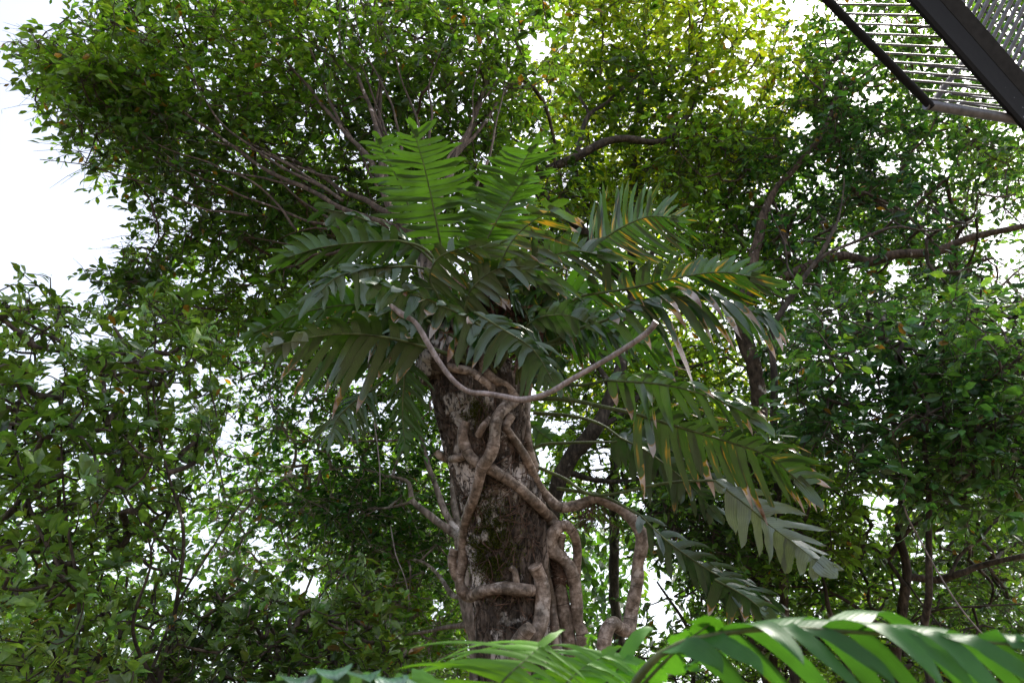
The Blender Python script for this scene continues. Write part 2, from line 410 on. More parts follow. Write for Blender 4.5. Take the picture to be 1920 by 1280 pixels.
def add_crown(t, pts, crowns, bark, leaf, seed):
    cm = MB(); tw = MB(); g = np.random.default_rng(seed + 3)
    for ci, cr in enumerate(crowns):
        cen = crown_points(cr['poly'], cr['d'][0], cr['d'][1], cr['n'], seed=seed + ci * 17, thr=cr.get('thr', -.38), clump=cr.get('clump', .8), dfun=cr.get('dfun'))
        for a, b, r in branch_net(pts, cen, cr.get('twig', .0045)):
            L = np.linalg.norm(b - a)
            mid = (a + b) / 2 + g.normal(0, .09, 3) * L + np.array([0, 0, -.06 * L])
            s = smooth(np.array([a, mid, b]), max(L / 5, .05))
            tube(tw, s, np.linspace(r * 1.15, r * .75, len(s)), seg=5 if r > .012 else 4, cap=False)
        k = cr.get('k', 10); rad = cr.get('r', .22); n = len(cen) * k
        ci_ = np.repeat(np.arange(len(cen)), k)
        crowncol = np.array(leaf['pal'])
        # each cluster leans to one colour of the tree, each leaf varies round it
        noi = np.array([mnoise.noise(Vector(q * .55 + 31 + seed)) for q in cen]) * .9 + .5
        idx = np.clip(noi * len(crowncol) + g.normal(0, .7, len(cen)), 0, len(crowncol) - 1.001)
        i0 = idx.astype(int); fr = (idx - i0)[:, None]
        cc = crowncol[i0] * (1 - fr) + crowncol[np.minimum(i0 + 1, len(crowncol) - 1)] * fr
        dirs = unit(g.normal(0, 1, (n, 3)))
        if cr.get('rosette'):
            tip = unit(g.normal(0, .35, (len(cen), 3)) + np.array([0, -.25, .75]))
            ax = unit(dirs - tip[ci_] * np.sum(dirs * tip[ci_], 1, keepdims=True)) + tip[ci_] * g.uniform(.1, 1.0, (n, 1))
            pos = cen[ci_] + tip[ci_] * g.uniform(-.05, .03, (n, 1)) * 1.2 + g.normal(0, .01, (n, 3))
            nr = tip[ci_] - .4 * unit(ax) + g.normal(0, .18, (n, 3))
        else:
            # leaves sit alternately along short side shoots
            nsp = max(3, int(round(k / 6))); m_ = len(cen) * nsp
            sd_ = unit(g.normal(0, 1, (m_, 3)) * np.array([1, 1, .55]) + np.array([0, 0, .05]))
            sl_ = rad * g.uniform(.9, 1.75, (m_, 1)); s0 = np.repeat(cen, nsp, 0)
            sp = ci_ * nsp + g.integers(0, nsp, n)
            tt = 1 - .85 * g.uniform(0, 1, (n, 1)) ** 1.5
            side = unit(np.cross(sd_[sp], [0, 0, 1.0])) * np.where(g.uniform(0, 1, (n, 1)) < .5, 1, -1)
            pos = s0[sp] + sd_[sp] * sl_[sp] * tt - np.array([0, 0, .25]) * sl_[sp] * tt ** 2 + g.normal(0, .008, (n, 3))
            ax = sd_[sp] * g.uniform(.3, 1, (n, 1)) + side * g.uniform(.3, 1, (n, 1)) + g.normal(0, .25, (n, 3)) + np.array([0, 0, -.3])
            nr = np.array([0, 0, 1.0]) + g.normal(0, cr.get('tilt', .6), (n, 3))
            # the shoots themselves: thin three-sided prisms
            th = np.arange(3) * 2.094; b1 = unit(np.cross(sd_, [.3, .2, 1.0])); b2 = np.cross(sd_, b1)
            ring = (b1[:, None] * np.cos(th)[None, :, None] + b2[:, None] * np.sin(th)[None, :, None])
            q1 = s0 + sd_ * sl_ * .5 - np.array([0, 0, .06]) * sl_; q2 = s0 + sd_ * sl_ - np.array([0, 0, .25]) * sl_
            vv = np.stack([s0[:, None] + ring * .0035, q1[:, None] + ring * .003, q2[:, None] + ring * .0015], 1).reshape(-1, 3)
            fb = np.array([[r_ * 3 + c_, r_ * 3 + (c_ + 1) % 3, r_ * 3 + 3 + (c_ + 1) % 3, r_ * 3 + 3 + c_] for r_ in (0, 1) for c_ in range(3)])
            pq = project(q2); okq = ~in_hole(pq[0], pq[1]); idx_ = np.arange(m_)[okq]
            tw.add(vv.reshape(m_, 9, 3)[okq].reshape(-1, 3), (fb[None] + (np.arange(len(idx_)) * 9)[:, None, None]).reshape(-1, 4))
        size = cr['size'] * np.clip(g.normal(1, .24, n), .4, 1.6) * np.clip(g.normal(1, .15, len(cen)), .6, 1.4)[ci_]
        col = cc[ci_] * np.clip(g.normal(1, .32, (n, 1)), .35, 2.0) * np.clip(g.normal(1, .07, (n, 3)), .7, 1.3)
        col *= np.array([1.04, 1.15, 1.22])
        old = g.uniform(0, 1, n) < leaf.get('old', .012)
        col[old] = np.array([.26, .15, .03]) * g.uniform(.5, 1.2, (old.sum(), 1))
        px, py, _ = project(pos + unit(ax) * size[:, None] * .5)
        inb = (px > -40) & (px < 1960) & (py > -40) & (py < 1320)
        dn = np.where(inb, density(px, py), 1)
        ok = (g.uniform(0, 1, n) < np.clip(dn * 1.15, 0, 1)) & ~(in_hole(px, py) & inb & (g.uniform(0, 1, n) < .87))
        put_leaves(cm, pos[ok], ax[ok], nr[ok], size[ok], col[ok], cr.get('near', False), cr.get('wid', .45))
    cm.build('crown', leaf.get('mat', M_FOL), t, smooth=False)
    if tw.n: tag(tw.build('twigs', bark, t), kind='stuff')

def make_tree(name, label, cat, group, limbs, crowns, bark, leaf, trunk_names=None, seed=0):
    """limbs: list of (points with px,py,depth,radius_m) ; crowns: list of dicts ; leaf: palette etc."""
    t = thing(name, label, cat, group)
    pts = []
    for k, lb in enumerate(limbs):
        a = np.array(lb, float)
        xyz = P(a[:, 0], a[:, 1], a[:, 2]); row = np.column_stack([xyz, a[:, 3] * .8])
        if k == 0:                                    # the trunk runs down to the ground
            g = row[0].copy(); g[2] = -.1; g[3] *= 1.25; g[:2] += (row[0][:2] - row[1][:2]) * .15
            row = np.vstack([g, row])
        s = smooth(row, .07)
        jit = np.array([[mnoise.noise(Vector(q[:3] * 1.7 + 9 * i)) for i in (1, 2, 3)] for q in s]) * .035
        s[:, :3] += jit
        m = MB(); tube(m, s[:, :3], np.maximum(s[:, 3], .004), seg=12 if k == 0 else 9, rough=.25 if s[:, 3].max() > .04 else 0)
        m.build('trunk' if k == 0 else 'branch', bark, t)
        keep = s[s[:, 2] > 2.6] if k == 0 else s
        if len(keep): pts.append(keep[::3, :3] if len(keep) > 3 else keep[:, :3])
    add_crown(t, pts, crowns, bark, leaf, seed)
    return t

# ------------------------------------------------------------------ ground
def ground():
    n = 90; xs = np.linspace(-1, 1, n); xs = np.sign(xs) * np.abs(xs) ** 2.2 * 400
    X, Y = np.meshgrid(xs, xs, indexing='ij')
    Z = np.array([[mnoise.noise(Vector((x * .12, y * .12, 0))) * .25 * min(1, max(0, (math.hypot(x, y) - 2) / 6)) for y in xs] for x in xs])
    v = np.stack([X, Y, Z], -1).reshape(-1, 3)
    i, j = np.meshgrid(np.arange(n - 1), np.arange(n - 1), indexing='ij')
    f = np.stack([i * n + j, (i + 1) * n + j, (i + 1) * n + j + 1, i * n + j + 1], -1).reshape(-1, 4)
    m = MB(); m.add(v, f)
    mat = bark_mat('forest_floor', (0.03, 0.022, 0.014), (0.09, 0.07, 0.045), (0.16, 0.13, 0.08), scale=1.5, bump=.8, stretch=1)
    tag(m.build('ground', mat), kind='structure')
ground()

# ------------------------------------------------------------------ host tree
TR = np.array([  # y, centre x, half width (px), depth
 (610,852,70,5.22),(640,862,74,5.2),(700,880,80,5.15),(750,897,86,5.1),(870,921,80,5.05),(960,943,80,5.0),(1100,958,75,4.95),(1200,970,80,4.9),(1290,982,88,4.85)], float)
def surf(px, py, out=0.0):
    """point on (or out metres in front of) the bark of the host trunk seen at a pixel"""
    cx = np.interp(py, TR[:, 0], TR[:, 1]); r = np.interp(py, TR[:, 0], TR[:, 2]); d = np.interp(py, TR[:, 0], TR[:, 3])
    l = np.clip((px - cx) / r, -1.6, 1.6); rm = r * d / F
    front = np.where(np.abs(l) < 1, np.sqrt(np.clip(1 - l * l, 0, 1)), 0) * rm
    return d - front - out

host = thing('rainforest_tree', 'thick brown trunk wrapped in climbing stems, its branches fanning to the upper left', 'tree')
g0 = PP([(990, 1290, 4.85)])[0]
ctr = [(g0[0] + .03, g0[1] + .25, -.1, .36), (g0[0] + .02, g0[1] + .12, 1.0, .315)]
for y, cx, r, d in TR[::-1]:
    q = P(cx, y, d); ctr.append((*q, r * d / F))
q = P(835, 575, 5.3); ctr.append((*q, .17)); q = P(815, 520, 5.42); ctr.append((*q, .10)); q = P(793, 455, 5.6); ctr.append((*q, .075))
S = smooth(np.array(ctr), .015)
def trunk_mesh():
    m = MB(); seg = 170; pts = S[:, :3]; rad = S[:, 3]
    tube(m, pts, rad, seg=seg, cap=False)
    v = m.v[0].reshape(len(pts), seg, 3); c = pts[:, None]
    dirn = unit(v - c)
    disp = np.zeros((len(pts), seg))
    for i in range(len(pts)):
        for j in range(seg):
            q = v[i, j]
            a = mnoise.fractal(Vector((q[0] * 6, q[1] * 6, q[2] * 2.2)), 1.0, 2.0, 4)
            b = mnoise.noise(Vector((q[0] * 22, q[1] * 22, q[2] * 5)))
            b2 = mnoise.noise(Vector((q[0] * 40 + 9, q[1] * 40, q[2] * 12)))
            disp[i, j] = .020 * a - .022 * max(0, 1 - abs(b) * 5) - .009 * max(0, 1 - abs(b2) * 5) + .004 * mnoise.noise(Vector(q * 60))
    trunk_disp = disp; m.v[0] = (v + dirn * disp[..., None] * np.clip(rad / .25, .3, 1)[:, None, None]).reshape(-1, 3)
    return m.build('trunk', M_BARK_HOST, host)
trunk = trunk_mesh()

# old swollen stub at the head of the trunk
kn = MB()
def lump(mb, c, rx, ry, rz, seed, amp=.25, n=26):
    u = np.linspace(0, 2 * np.pi, n, endpoint=False); w_ = np.linspace(.03, np.pi - .03, n // 2)
    U, W_ = np.meshgrid(u, w_, indexing='ij'); d = np.stack([np.sin(W_) * np.cos(U), np.sin(W_) * np.sin(U), np.cos(W_)], -1)
    k = np.array([[1 + amp * mnoise.fractal(Vector(d[i, j] * 2.2 + seed), 1., 2., 4) for j in range(d.shape[1])] for i in range(n)])
    v = np.asarray(c) + d * k[..., None] * np.array([rx, ry, rz]); nn = d.shape[1]
    i, j = np.meshgrid(np.arange(n), np.arange(nn - 1), indexing='ij'); i2 = (i + 1) % n
    mb.add(v.reshape(-1, 3), np.stack([i * nn + j, i * nn + j + 1, i2 * nn + j + 1, i2 * nn + j], -1).reshape(-1, 4))
lump(kn, P(838, 668, 5.0), .16, .16, .14, 3.3); lump(kn, P(806, 690, 5.1), .09, .1, .12, 7.3)
kn.build('knot', M_BARK_HOST, host)

def host_limb(pts, nm='branch', bark=M_BARK_LIMB):
    a = np.array(pts, float); row = np.column_stack([P(a[:, 0], a[:, 1], a[:, 2]), a[:, 3] * .6])
    s = smooth(row, .06)
    s[:, :3] += np.array([[mnoise.noise(Vector(q[:3] * 2.1 + 9 * i)) for i in (1, 2, 3)] for q in s]) * .03
    m = MB(); tube(m, s[:, :3], np.maximum(s[:, 3], .004), seg=10, rough=.25); m.build(nm, bark, host)
    return s[::3, :3]
HL = [host_limb(p) for p in [
 [(793,460,5.6,.075),(770,440,5.7,.05),(700,412,5.9,.036),(620,380,6.2,.03),(560,345,6.5,.028),(480,305,6.9,.026),(430,270,7.2,.024),(385,235,7.4,.022),(330,200,7.7,.019),(285,175,7.9,.015),(200,160,8.3,.011),(110,150,8.7,.007)],
 [(793,460,5.6,.07),(762,430,5.7,.055),(738,400,5.8,.048),(715,350,6.0,.042),(690,300,6.3,.034),(640,240,6.8,.028),(580,165,7.4,.024),(500,70,8.0,.018),(430,-10,8.6,.012)],
 [(713,345,6.0,.036),(708,253,6.5,.03),(673,150,7.2,.024),(640,95,7.7,.018),(636,-20,8.4,.012)],
 [(730,385,5.85,.035),(714,253,6.8,.034),(712,150,7.6,.03),(702,30,8.5,.022),(700,-60,9.0,.015)],
 [(700,300,6.3,.022),(708,180,7.3,.018),(728,70,8.2,.014),(752,-20,8.9,.009)],
 [(790,455,5.6,.06),(842,330,6.6,.055),(870,262,7.2,.05),(905,170,8.0,.04),(930,60,8.8,.03),(950,-60,9.6,.02)],
 [(862,285,7.0,.03),(900,235,7.4,.026),(960,150,8.2,.02),(990,80,8.8,.012)],
 [(735,400,5.9,.04),(650,365,6.7,.032),(580,318,7.4,.028),(480,262,8.2,.022),(400,190,8.9,.016),(320,110,9.4,.009)],
 [(560,345,6.5,.018),(470,330,7.0,.014),(360,318,7.5,.01),(250,322,8.1,.006)],
 [(640,240,6.8,.02),(590,110,7.6,.017),(557,-10,8.4,.012)],
 [(550,130,7.6,.016),(480,120,8.1,.012),(400,90,8.6,.008)],
 [(285,175,7.9,.011),(283,130,8.1,.008),(262,80,8.4,.005)],
 [(740,470,5.8,.035),(640,470,6.6,.025),(540,500,7.4,.018),(440,545,8.0,.012),(330,560,8.6,.007)],
 [(620,462,6.7,.015),(500,450,7.4,.012),(380,430,8.0,.008),(300,440,8.5,.005)],
 [(700,690,6.2,.02),(640,690,6.6,.025),(560,690,7.2,.018),(470,678,7.8,.012),(400,690,8.2,.008)],
 [(812,545,5.45,.05),(760,600,5.8,.03),(700,660,6.1,.024),(650,690,6.5,.02)],
 [(640,130,7.4,.012),(560,60,8.0,.009),(470,20,8.5,.006)],
]]
G_DARK = [(.022,.06,.016),(.03,.085,.02),(.045,.115,.022),(.06,.14,.03)]
G_MID = [(.028,.075,.018),(.045,.12,.022),(.07,.17,.028),(.11,.22,.03)]
G_YEL = [(.06,.12,.016),(.12,.20,.018),(.21,.29,.022),(.32,.39,.026)]
G_BLUE = [(.018,.055,.03),(.026,.08,.035),(.04,.11,.035),(.07,.16,.03)]
G_OLIVE = [(.035,.06,.016),(.06,.11,.02),(.08,.15,.022),(.12,.21,.03)]
g = np.random.default_rng(19)
for k in range(17):                                   # long fine branches fanning up and to the left
    tx = g.uniform(60, 1000); ty = g.uniform(-60, 520) if tx < 600 else g.uniform(-80, 100)
    if tx < 250: ty = g.uniform(90, 330)
    td = g.uniform(7.4, 8.6); a0 = np.array([785, 450, 5.6]); b0 = np.array([tx, ty, td]); f = g.uniform(.12, .45); side = g.normal(0, 46, 2)
    pts_ = []
    for u in (f, f + (1 - f) * .25, f + (1 - f) * .5, f + (1 - f) * .75, 1.0):
        q = a0 + (b0 - a0) * u; b_ = math.sin(u * math.pi); pts_.append((q[0] + side[0] * b_ + g.normal(0, 12), q[1] + side[1] * b_ + 22 * b_ + g.normal(0, 12), q[2], .021 * (1.08 - u) + .004))
    HL.append(host_limb(pts_, 'branch'))
add_crown(host, HL, [
  dict(poly=[(20,85),(100,60),(170,-60),(1040,-60),(1030,60),(1010,250),(900,330),(700,380),(620,560),(380,640),(180,560),(200,470),(270,400),(230,350),(150,300),(80,220)], d=(7.3,10.4), n=1350, k=27, r=.24, size=.092),
  dict(poly=[(20,55),(60,60),(120,90),(300,150),(300,420),(210,470),(190,540),(270,560),(330,300),(150,200)], d=(7.4,9.0), n=230, k=22, r=.2, size=.095),
  dict(poly=[(0,40),(30,60),(110,120),(90,140),(20,90)], d=(8.0,8.6), n=18, k=11, r=.12, size=.10),
  dict(poly=[(480,380),(760,250),(1080,240),(1080,640),(900,720),(600,640)], d=(8.6,11.5), n=400, k=24, r=.3, size=.10),
 ], M_BARK_LIMB, dict(pal=[(.032,.068,.014),(.048,.10,.018),(.072,.145,.022),(.11,.20,.028)]), 5)

# ------------------------------------------------------------------ the other trees
make_tree('shrubby_tree', 'near tree at the left edge with broad paddle leaves in rosettes', 'tree', 'trees of the surrounding forest',
 [[(300,1290,5.2,.02),(330,1150,5.3,.017),(340,1000,5.3,.014),(300,850,5.4,.011),(290,700,5.5,.008),(285,590,5.5,.006)],
  [(120,1300,5.0,.018),(150,1150,5.1,.015),(130,1000,5.2,.012),(110,850,5.3,.009),(120,700,5.4,.006)],
  [(290,1250,5.2,.014),(340,1120,5.4,.012),(400,1030,5.6,.008),(460,930,5.7,.007)],
  [(130,1100,5.1,.018),(60,950,5.3,.013),(30,800,5.5,.009),(60,640,5.6,.005)],
  [(330,1050,5.3,.014),(230,930,5.3,.01),(200,800,5.4,.007),(220,680,5.4,.004)],
  [(300,1290,5.2,.018),(250,1180,5.0,.014),(280,1050,5.0,.009),(250,960,5.0,.005)]],
 [dict(poly=[(-60,520),(60,500),(120,540),(200,580),(270,540),(330,560),(400,620),(430,700),(420,820),(360,980),(330,1320),(-60,1320)], d=(5.2,7.2), n=1250, k=9, r=.15, size=.084, thr=-.62, near=True, rosette=True, wid=.42),
  dict(poly=[(-60,700),(200,640),(300,540),(350,560),(380,640),(300,800),(300,1320),(-60,1320)], d=(4.4,5.3), n=110, k=8, r=.15, size=.11, near=True, rosette=True, wid=.44)],
 M_BARK_DARK, dict(pal=[(.055,.11,.022),(.085,.16,.03),(.125,.215,.04),(.18,.28,.055)], mat=M_FOLN, old=.008), seed=21)

make_tree('sapling', 'dark leafy sapling low between the near left tree and the thick trunk', 'tree', 'trees of the surrounding forest',
 [[(620,1300,5.6,.02),(600,1200,5.7,.016),(590,1120,5.8,.008)], [(615,1290,5.6,.014),(680,1200,5.8,.01),(700,1130,5.9,.006)], [(610,1290,5.6,.014),(500,1220,5.8,.01),(430,1150,6.0,.006)]],
 [dict(poly=[(330,1120),(460,1080),(560,1090),(640,1050),(720,1080),(760,1160),(800,1320),(300,1320)], d=(5.0,6.6), n=430, k=8, r=.17, size=.092, near=True, rosette=True, wid=.46)],
 M_BARK_DARK, dict(pal=[(.03,.06,.016),(.045,.09,.02),(.07,.12,.024),(.10,.17,.03)], mat=M_FOLN), seed=22)

make_tree('slender_tree', 'slender pale tree just behind and left of the thick trunk, small dense leaves', 'tree', 'trees of the surrounding forest',
 [[(905,1290,7.6,.12),(880,1150,7.8,.11),(866,1040,8.0,.085),(858,1005,8.1,.07)],
  [(862,1015,8.1,.06),(835,990,8.1,.05),(804,965,8.2,.045),(770,940,8.3,.038),(764,915,8.4,.03),(756,900,8.5,.024),(710,885,8.8,.018),(646,878,9.2,.014),(560,892,9.7,.008)],
  [(862,1012,8.1,.055),(835,962,8.3,.045),(815,905,8.6,.04),(796,850,8.9,.034),(770,760,9.4,.026),(720,680,9.9,.018),(640,620,10.4,.01)],
  [(880,1165,7.9,.05),(838,1172,8.2,.03),(800,1182,8.5,.022),(730,1190,9.0,.012)],
  [(770,942,8.3,.022),(730,950,8.7,.016),(650,955,9.2,.01)],
  [(858,1010,8.1,.05),(850,900,8.8,.045),(835,800,9.4,.035),(830,700,10,.02)],
  [(872,1100,7.9,.04),(850,1115,8.0,.035),(800,1060,8.6,.02),(720,1040,9.2,.01)]],
 [dict(poly=[(380,600),(520,560),(700,560),(860,640),(900,760),(900,1000),(880,1320),(620,1320),(560,1120),(400,1050),(380,900),(330,800)], d=(8.6,11.8), n=1150, k=26, r=.3, size=.085, thr=-.55),
  dict(poly=[(560,880),(800,880),(860,1000),(860,1180),(640,1180),(560,1050)], d=(9,12), n=260, k=22, r=.34, size=.10)],
 M_BARK_PALE, dict(pal=[(.03,.085,.02),(.045,.12,.024),(.07,.17,.028),(.13,.25,.035)]), seed=23)

make_tree('yellow_green_tree', 'sunlit yellow-green tree at top centre with a dark arching limb', 'tree', 'trees of the surrounding forest',
 [[(1150,1000,11.5,.09),(1170,700,11.5,.085),(1185,520,11.5,.08),(1188,340,11.5,.07),(1200,200,12,.07),(1210,60,12.6,.04),(1215,-60,13,.02)],
  [(1198,560,11,.09),(1080,420,10.6,.085),(1000,350,10.3,.07),(1022,325,10.2,.075),(1076,297,10.2,.075),(1125,271,10.3,.068),(1170,261,10.4,.064),(1237,266,10.5,.058),(1267,241,10.7,.05),(1300,200,11,.04),(1310,100,11.6,.028),(1330,-20,12.2,.015)],
  [(1078,296,10.2,.045),(1086,265,10.3,.042),(1103,215,10.6,.036),(1140,190,10.9,.028),(1190,150,11.2,.02),(1250,100,11.6,.01)],
  [(1103,215,10.6,.03),(1075,170,10.9,.022),(1042,120,11.3,.016),(1035,60,11.8,.008)],
  [(1125,160,11.0,.018),(1130,60,11.7,.014),(1125,-20,12.2,.008)],
  [(1105,385,11,.03),(1086,350,10.7,.034),(1078,300,10.3,.034)],
  [(1200,420,11.2,.05),(1215,320,11.8,.03),(1280,280,12.2,.02),(1330,230,12.6,.012)]],
 [dict(poly=[(980,-60),(1520,-60),(1480,60),(1500,180),(1440,300),(1340,360),(1240,420),(1050,420),(1000,300),(1030,180)], d=(10.8,13.6), n=820, k=24, r=.36, size=.115),
  dict(poly=[(1030,300),(1300,300),(1300,560),(1400,700),(1400,820),(1180,820),(1000,700)], d=(11,14), n=400, k=22, r=.38, size=.11)],
 M_BARK_DARK, dict(pal=G_YEL), seed=24)

make_tree('spreading_tree', 'mottled tree right of centre whose long limb reaches the right edge', 'tree', 'trees of the surrounding forest',
 [[(1440,1200,9,.13),(1432,900,9,.12),(1416,700,9.1,.11),(1402,650,9.2,.105),(1385,590,9.3,.10),(1405,545,9.4,.09),(1440,530,9.4,.085),(1477,519,9.4,.085),(1513,499,9.4,.08),(1547,483,9.4,.078),(1580,479,9.4,.078),(1630,491,9.4,.075),(1680,479,9.3,.07),(1747,473,9.3,.062),(1813,449,9.2,.052),(1870,434,9.1,.045),(1960,415,9.0,.03)],
  [(1405,540,9.4,.08),(1425,430,9.8,.075),(1457,355,10,.052),(1482,320,10.1,.05),(1513,285,10.2,.048),(1530,265,10.2,.052),(1545,240,10.3,.038),(1557,213,10.4,.034),(1560,188,10.5,.036),(1590,165,10.7,.026),(1640,125,11.1,.022),(1700,80,11.6,.01)],
  [(1560,188,10.5,.036),(1540,168,10.6,.028),(1558,130,10.8,.022),(1572,90,11.2,.015),(1565,20,11.6,.008)],
  [(1540,168,10.6,.02),(1510,145,10.8,.014),(1480,110,11.2,.007)],
  [(1580,183,10.5,.022),(1578,140,10.8,.018),(1600,60,11.3,.01)],
  [(1477,480,9.6,.05),(1460,400,10,.02),(1430,330,10.6,.01)],
  [(1570,340,10,.006),(1640,370,9.8,.02),(1700,400,9.6,.025),(1760,470,9.4,.02)]],
 [dict(poly=[(1250,230),(1400,200),(1560,180),(1640,230),(1740,240),(1940,260),(1960,560),(1600,560),(1450,600),(1300,560),(1240,400)], d=(9.9,12.6), n=900, k=22, r=.32, size=.10),
  dict(poly=[(1500,-60),(1960,-60),(1960,260),(1700,240),(1560,240),(1480,140)], d=(10.5,13), n=420, k=20, r=.34, size=.105)],
 M_BARK_LIMB, dict(pal=[(.03,.085,.03),(.045,.115,.03),(.075,.17,.03),(.16,.28,.04)]), seed=25)

make_tree('forked_tree', 'thin dark forked tree between the arching leaves and the right-hand thicket', 'tree', 'trees of the surrounding forest',
 [[(1490,1290,7.6,.05),(1465,1000,7.8,.05),(1452,800,8,.048),(1449,700,8,.046),(1446,640,8.1,.042),(1452,600,8.1,.04),(1478,562,8.2,.04),(1500,530,8.2,.036),(1535,485,8.3,.03),(1560,440,8.4,.024),(1575,400,8.6,.014),(1580,330,8.8,.006)],
  [(1535,488,8.3,.026),(1560,470,8.3,.024),(1615,449,8.4,.02),(1680,427,8.5,.017),(1740,431,8.6,.013),(1800,420,8.7,.01),(1900,380,8.9,.006)],
  [(1500,530,8.2,.02),(1480,500,8.4,.015),(1465,440,8.6,.01),(1420,340,9,.004)],
  [(1505,530,8.2,.014),(1540,533,8.3,.012),(1575,550,8.4,.008)],
  [(1478,562,8.2,.02),(1440,545,8.3,.018),(1400,530,8.4,.01)]],
 [dict(poly=[(1380,440),(1640,380),(1900,340),(1960,420),(1960,620),(1560,620),(1440,700),(1380,600)], d=(8.6,10.5), n=150, k=18, r=.28, size=.10)],
 M_BARK_DARK, dict(pal=G_BLUE), seed=26)

make_tree('understorey_tree', 'near right thicket tree with glossy pointed leaves and thin crossing stems', 'tree', 'trees of the surrounding forest',
 [[(1745,1290,6.2,.04),(1742,1100,6.2,.034),(1745,950,6.3,.028),(1738,860,6.3,.025),(1732,803,6.3,.022),(1746,780,6.3,.02),(1743,760,6.4,.018),(1717,719,6.4,.013),(1690,670,6.5,.009),(1650,620,6.6,.005)],
  [(1732,803,6.3,.018),(1680,793,6.3,.015),(1630,773,6.4,.012),(1587,750,6.5,.009),(1540,720,6.7,.005)],
  [(1746,780,6.3,.016),(1813,746,6.3,.013),(1870,700,6.4,.009),(1940,650,6.5,.005)],
  [(1745,900,6.3,.02),(1800,840,6.2,.018),(1860,800,6.1,.014),(1960,760,6.1,.008)],
  [(1745,860,6.3,.013),(1680,870,6.4,.01),(1600,860,6.6,.006)],
  [(1630,773,6.4,.008),(1600,740,6.5,.006),(1580,690,6.6,.004)]],
 [dict(poly=[(1520,600),(1600,540),(1750,560),(1960,560),(1960,940),(1700,960),(1560,920),(1500,800),(1490,700)], d=(5.9,7.8), n=560, k=16, r=.24, size=.098, near=True, wid=.48)],
 M_BARK_DARK, dict(pal=[(.035,.09,.038),(.052,.13,.042),(.08,.18,.042),(.16,.29,.045)], mat=M_FOLN, old=.01), seed=27)

make_tree('leaning_tree', 'tree with dark crossing limbs low at the right, in deep green shade', 'tree', 'trees of the surrounding forest',
 [[(1688,1300,7.6,.07),(1692,1153,7.6,.062),(1698,1070,7.7,.055),(1687,1003,7.8,.048),(1694,953,7.9,.042),(1687,903,8,.035),(1683,853,8.1,.026),(1670,780,8.4,.016),(1640,700,8.8,.008)],
  [(1697,1080,7.7,.05),(1715,1082,7.7,.048),(1753,1086,7.7,.046),(1790,1076,7.6,.042),(1830,1062,7.6,.036),(1880,1048,7.5,.032),(1960,1030,7.4,.022)],
  [(1780,1078,7.6,.024),(1800,1040,7.7,.022),(1835,1010,7.7,.018),(1870,975,7.8,.015),(1960,940,7.9,.008)],
  [(1648,1062,7.8,.02),(1665,1044,7.8,.034),(1697,1003,7.8,.036),(1747,953,7.8,.032),(1782,910,7.9,.028),(1830,855,8,.024),(1880,800,8.1,.018),(1960,740,8.3,.01)],
  [(1697,1100,7.6,.03),(1640,1030,7.9,.018),(1560,1000,8.2,.012),(1500,960,8.6,.006)],
  [(1690,1200,7.5,.028),(1560,1110,7.8,.018),(1450,1100,8,.012),(1380,1080,8.3,.007)],
  [(1600,1290,7.4,.04),(1560,1150,7.6,.03),(1550,1100,7.7,.02),(1530,1050,7.9,.012)],
  [(1690,1180,7.5,.02),(1760,1140,7.3,.014),(1840,1130,7.2,.01),(1940,1130,7.1,.006)],
  [(1700,1090,7.6,.013),(1750,1160,7.2,.01),(1790,1220,7.0,.006)],
  [(1440,1290,8.2,.034),(1400,1180,8.3,.03),(1330,1080,8.5,.02),(1260,1020,8.8,.012),(1200,960,9.2,.006)],
  [(1300,1290,8.2,.03),(1290,1180,8.4,.024),(1230,1090,8.7,.014)]],
 [dict(poly=[(1180,820),(1400,800),(1560,880),(1700,900),(1960,860),(1960,1320),(1100,1320),(1200,1200),(1220,1000)], d=(7.8,10.2), n=720, k=22, r=.3, size=.092),
  dict(poly=[(1200,800),(1520,780),(1640,900),(1640,1100),(1300,1100),(1200,960)], d=(7.0,8.4), n=300, k=18, r=.25, size=.09)],
 M_BARK_DARK, dict(pal=[(.03,.065,.024),(.042,.095,.026),(.06,.13,.028),(.12,.22,.035)]), seed=28)

make_tree('mossy_leaning_tree', 'dark mossy trunk leaning right behind the arching leaf stalks', 'tree', 'trees of the surrounding forest',
 [[(1020,1290,9.4,.17),(1030,1050,9.4,.15),(1045,917,9.4,.125),(1070,855,9.4,.12),(1090,832,9.4,.115),(1120,792,9.4,.11),(1140,755,9.5,.105),(1155,720,9.6,.095),(1170,640,10,.08),(1185,560,10.4,.06),(1230,460,11,.04)],
  [(1105,810,9.4,.05),(1170,770,9.6,.04),(1240,700,10,.03),(1330,680,10.6,.018),(1420,650,11.2,.01)],
  [(1150,730,9.6,.05),(1100,660,10,.04),(1040,560,10.6,.03),(1010,450,11.2,.015)],
  [(1060,880,9.4,.05),(1130,900,9.6,.035),(1220,890,10,.02),(1320,850,10.5,.012)]],
 [dict(poly=[(990,640),(1200,620),(1500,560),(1520,760),(1500,900),(1200,900),(1080,900),(1000,820)], d=(10,13), n=420, k=24, r=.36, size=.11),
  dict(poly=[(1000,760),(1220,760),(1220,1000),(1020,1000)], d=(9.8,12), n=90, k=20, r=.32, size=.10)],
 M_BARK_DARK, dict(pal=[(.05,.10,.02),(.08,.15,.022),(.11,.20,.028),(.17,.28,.035)]), seed=29)

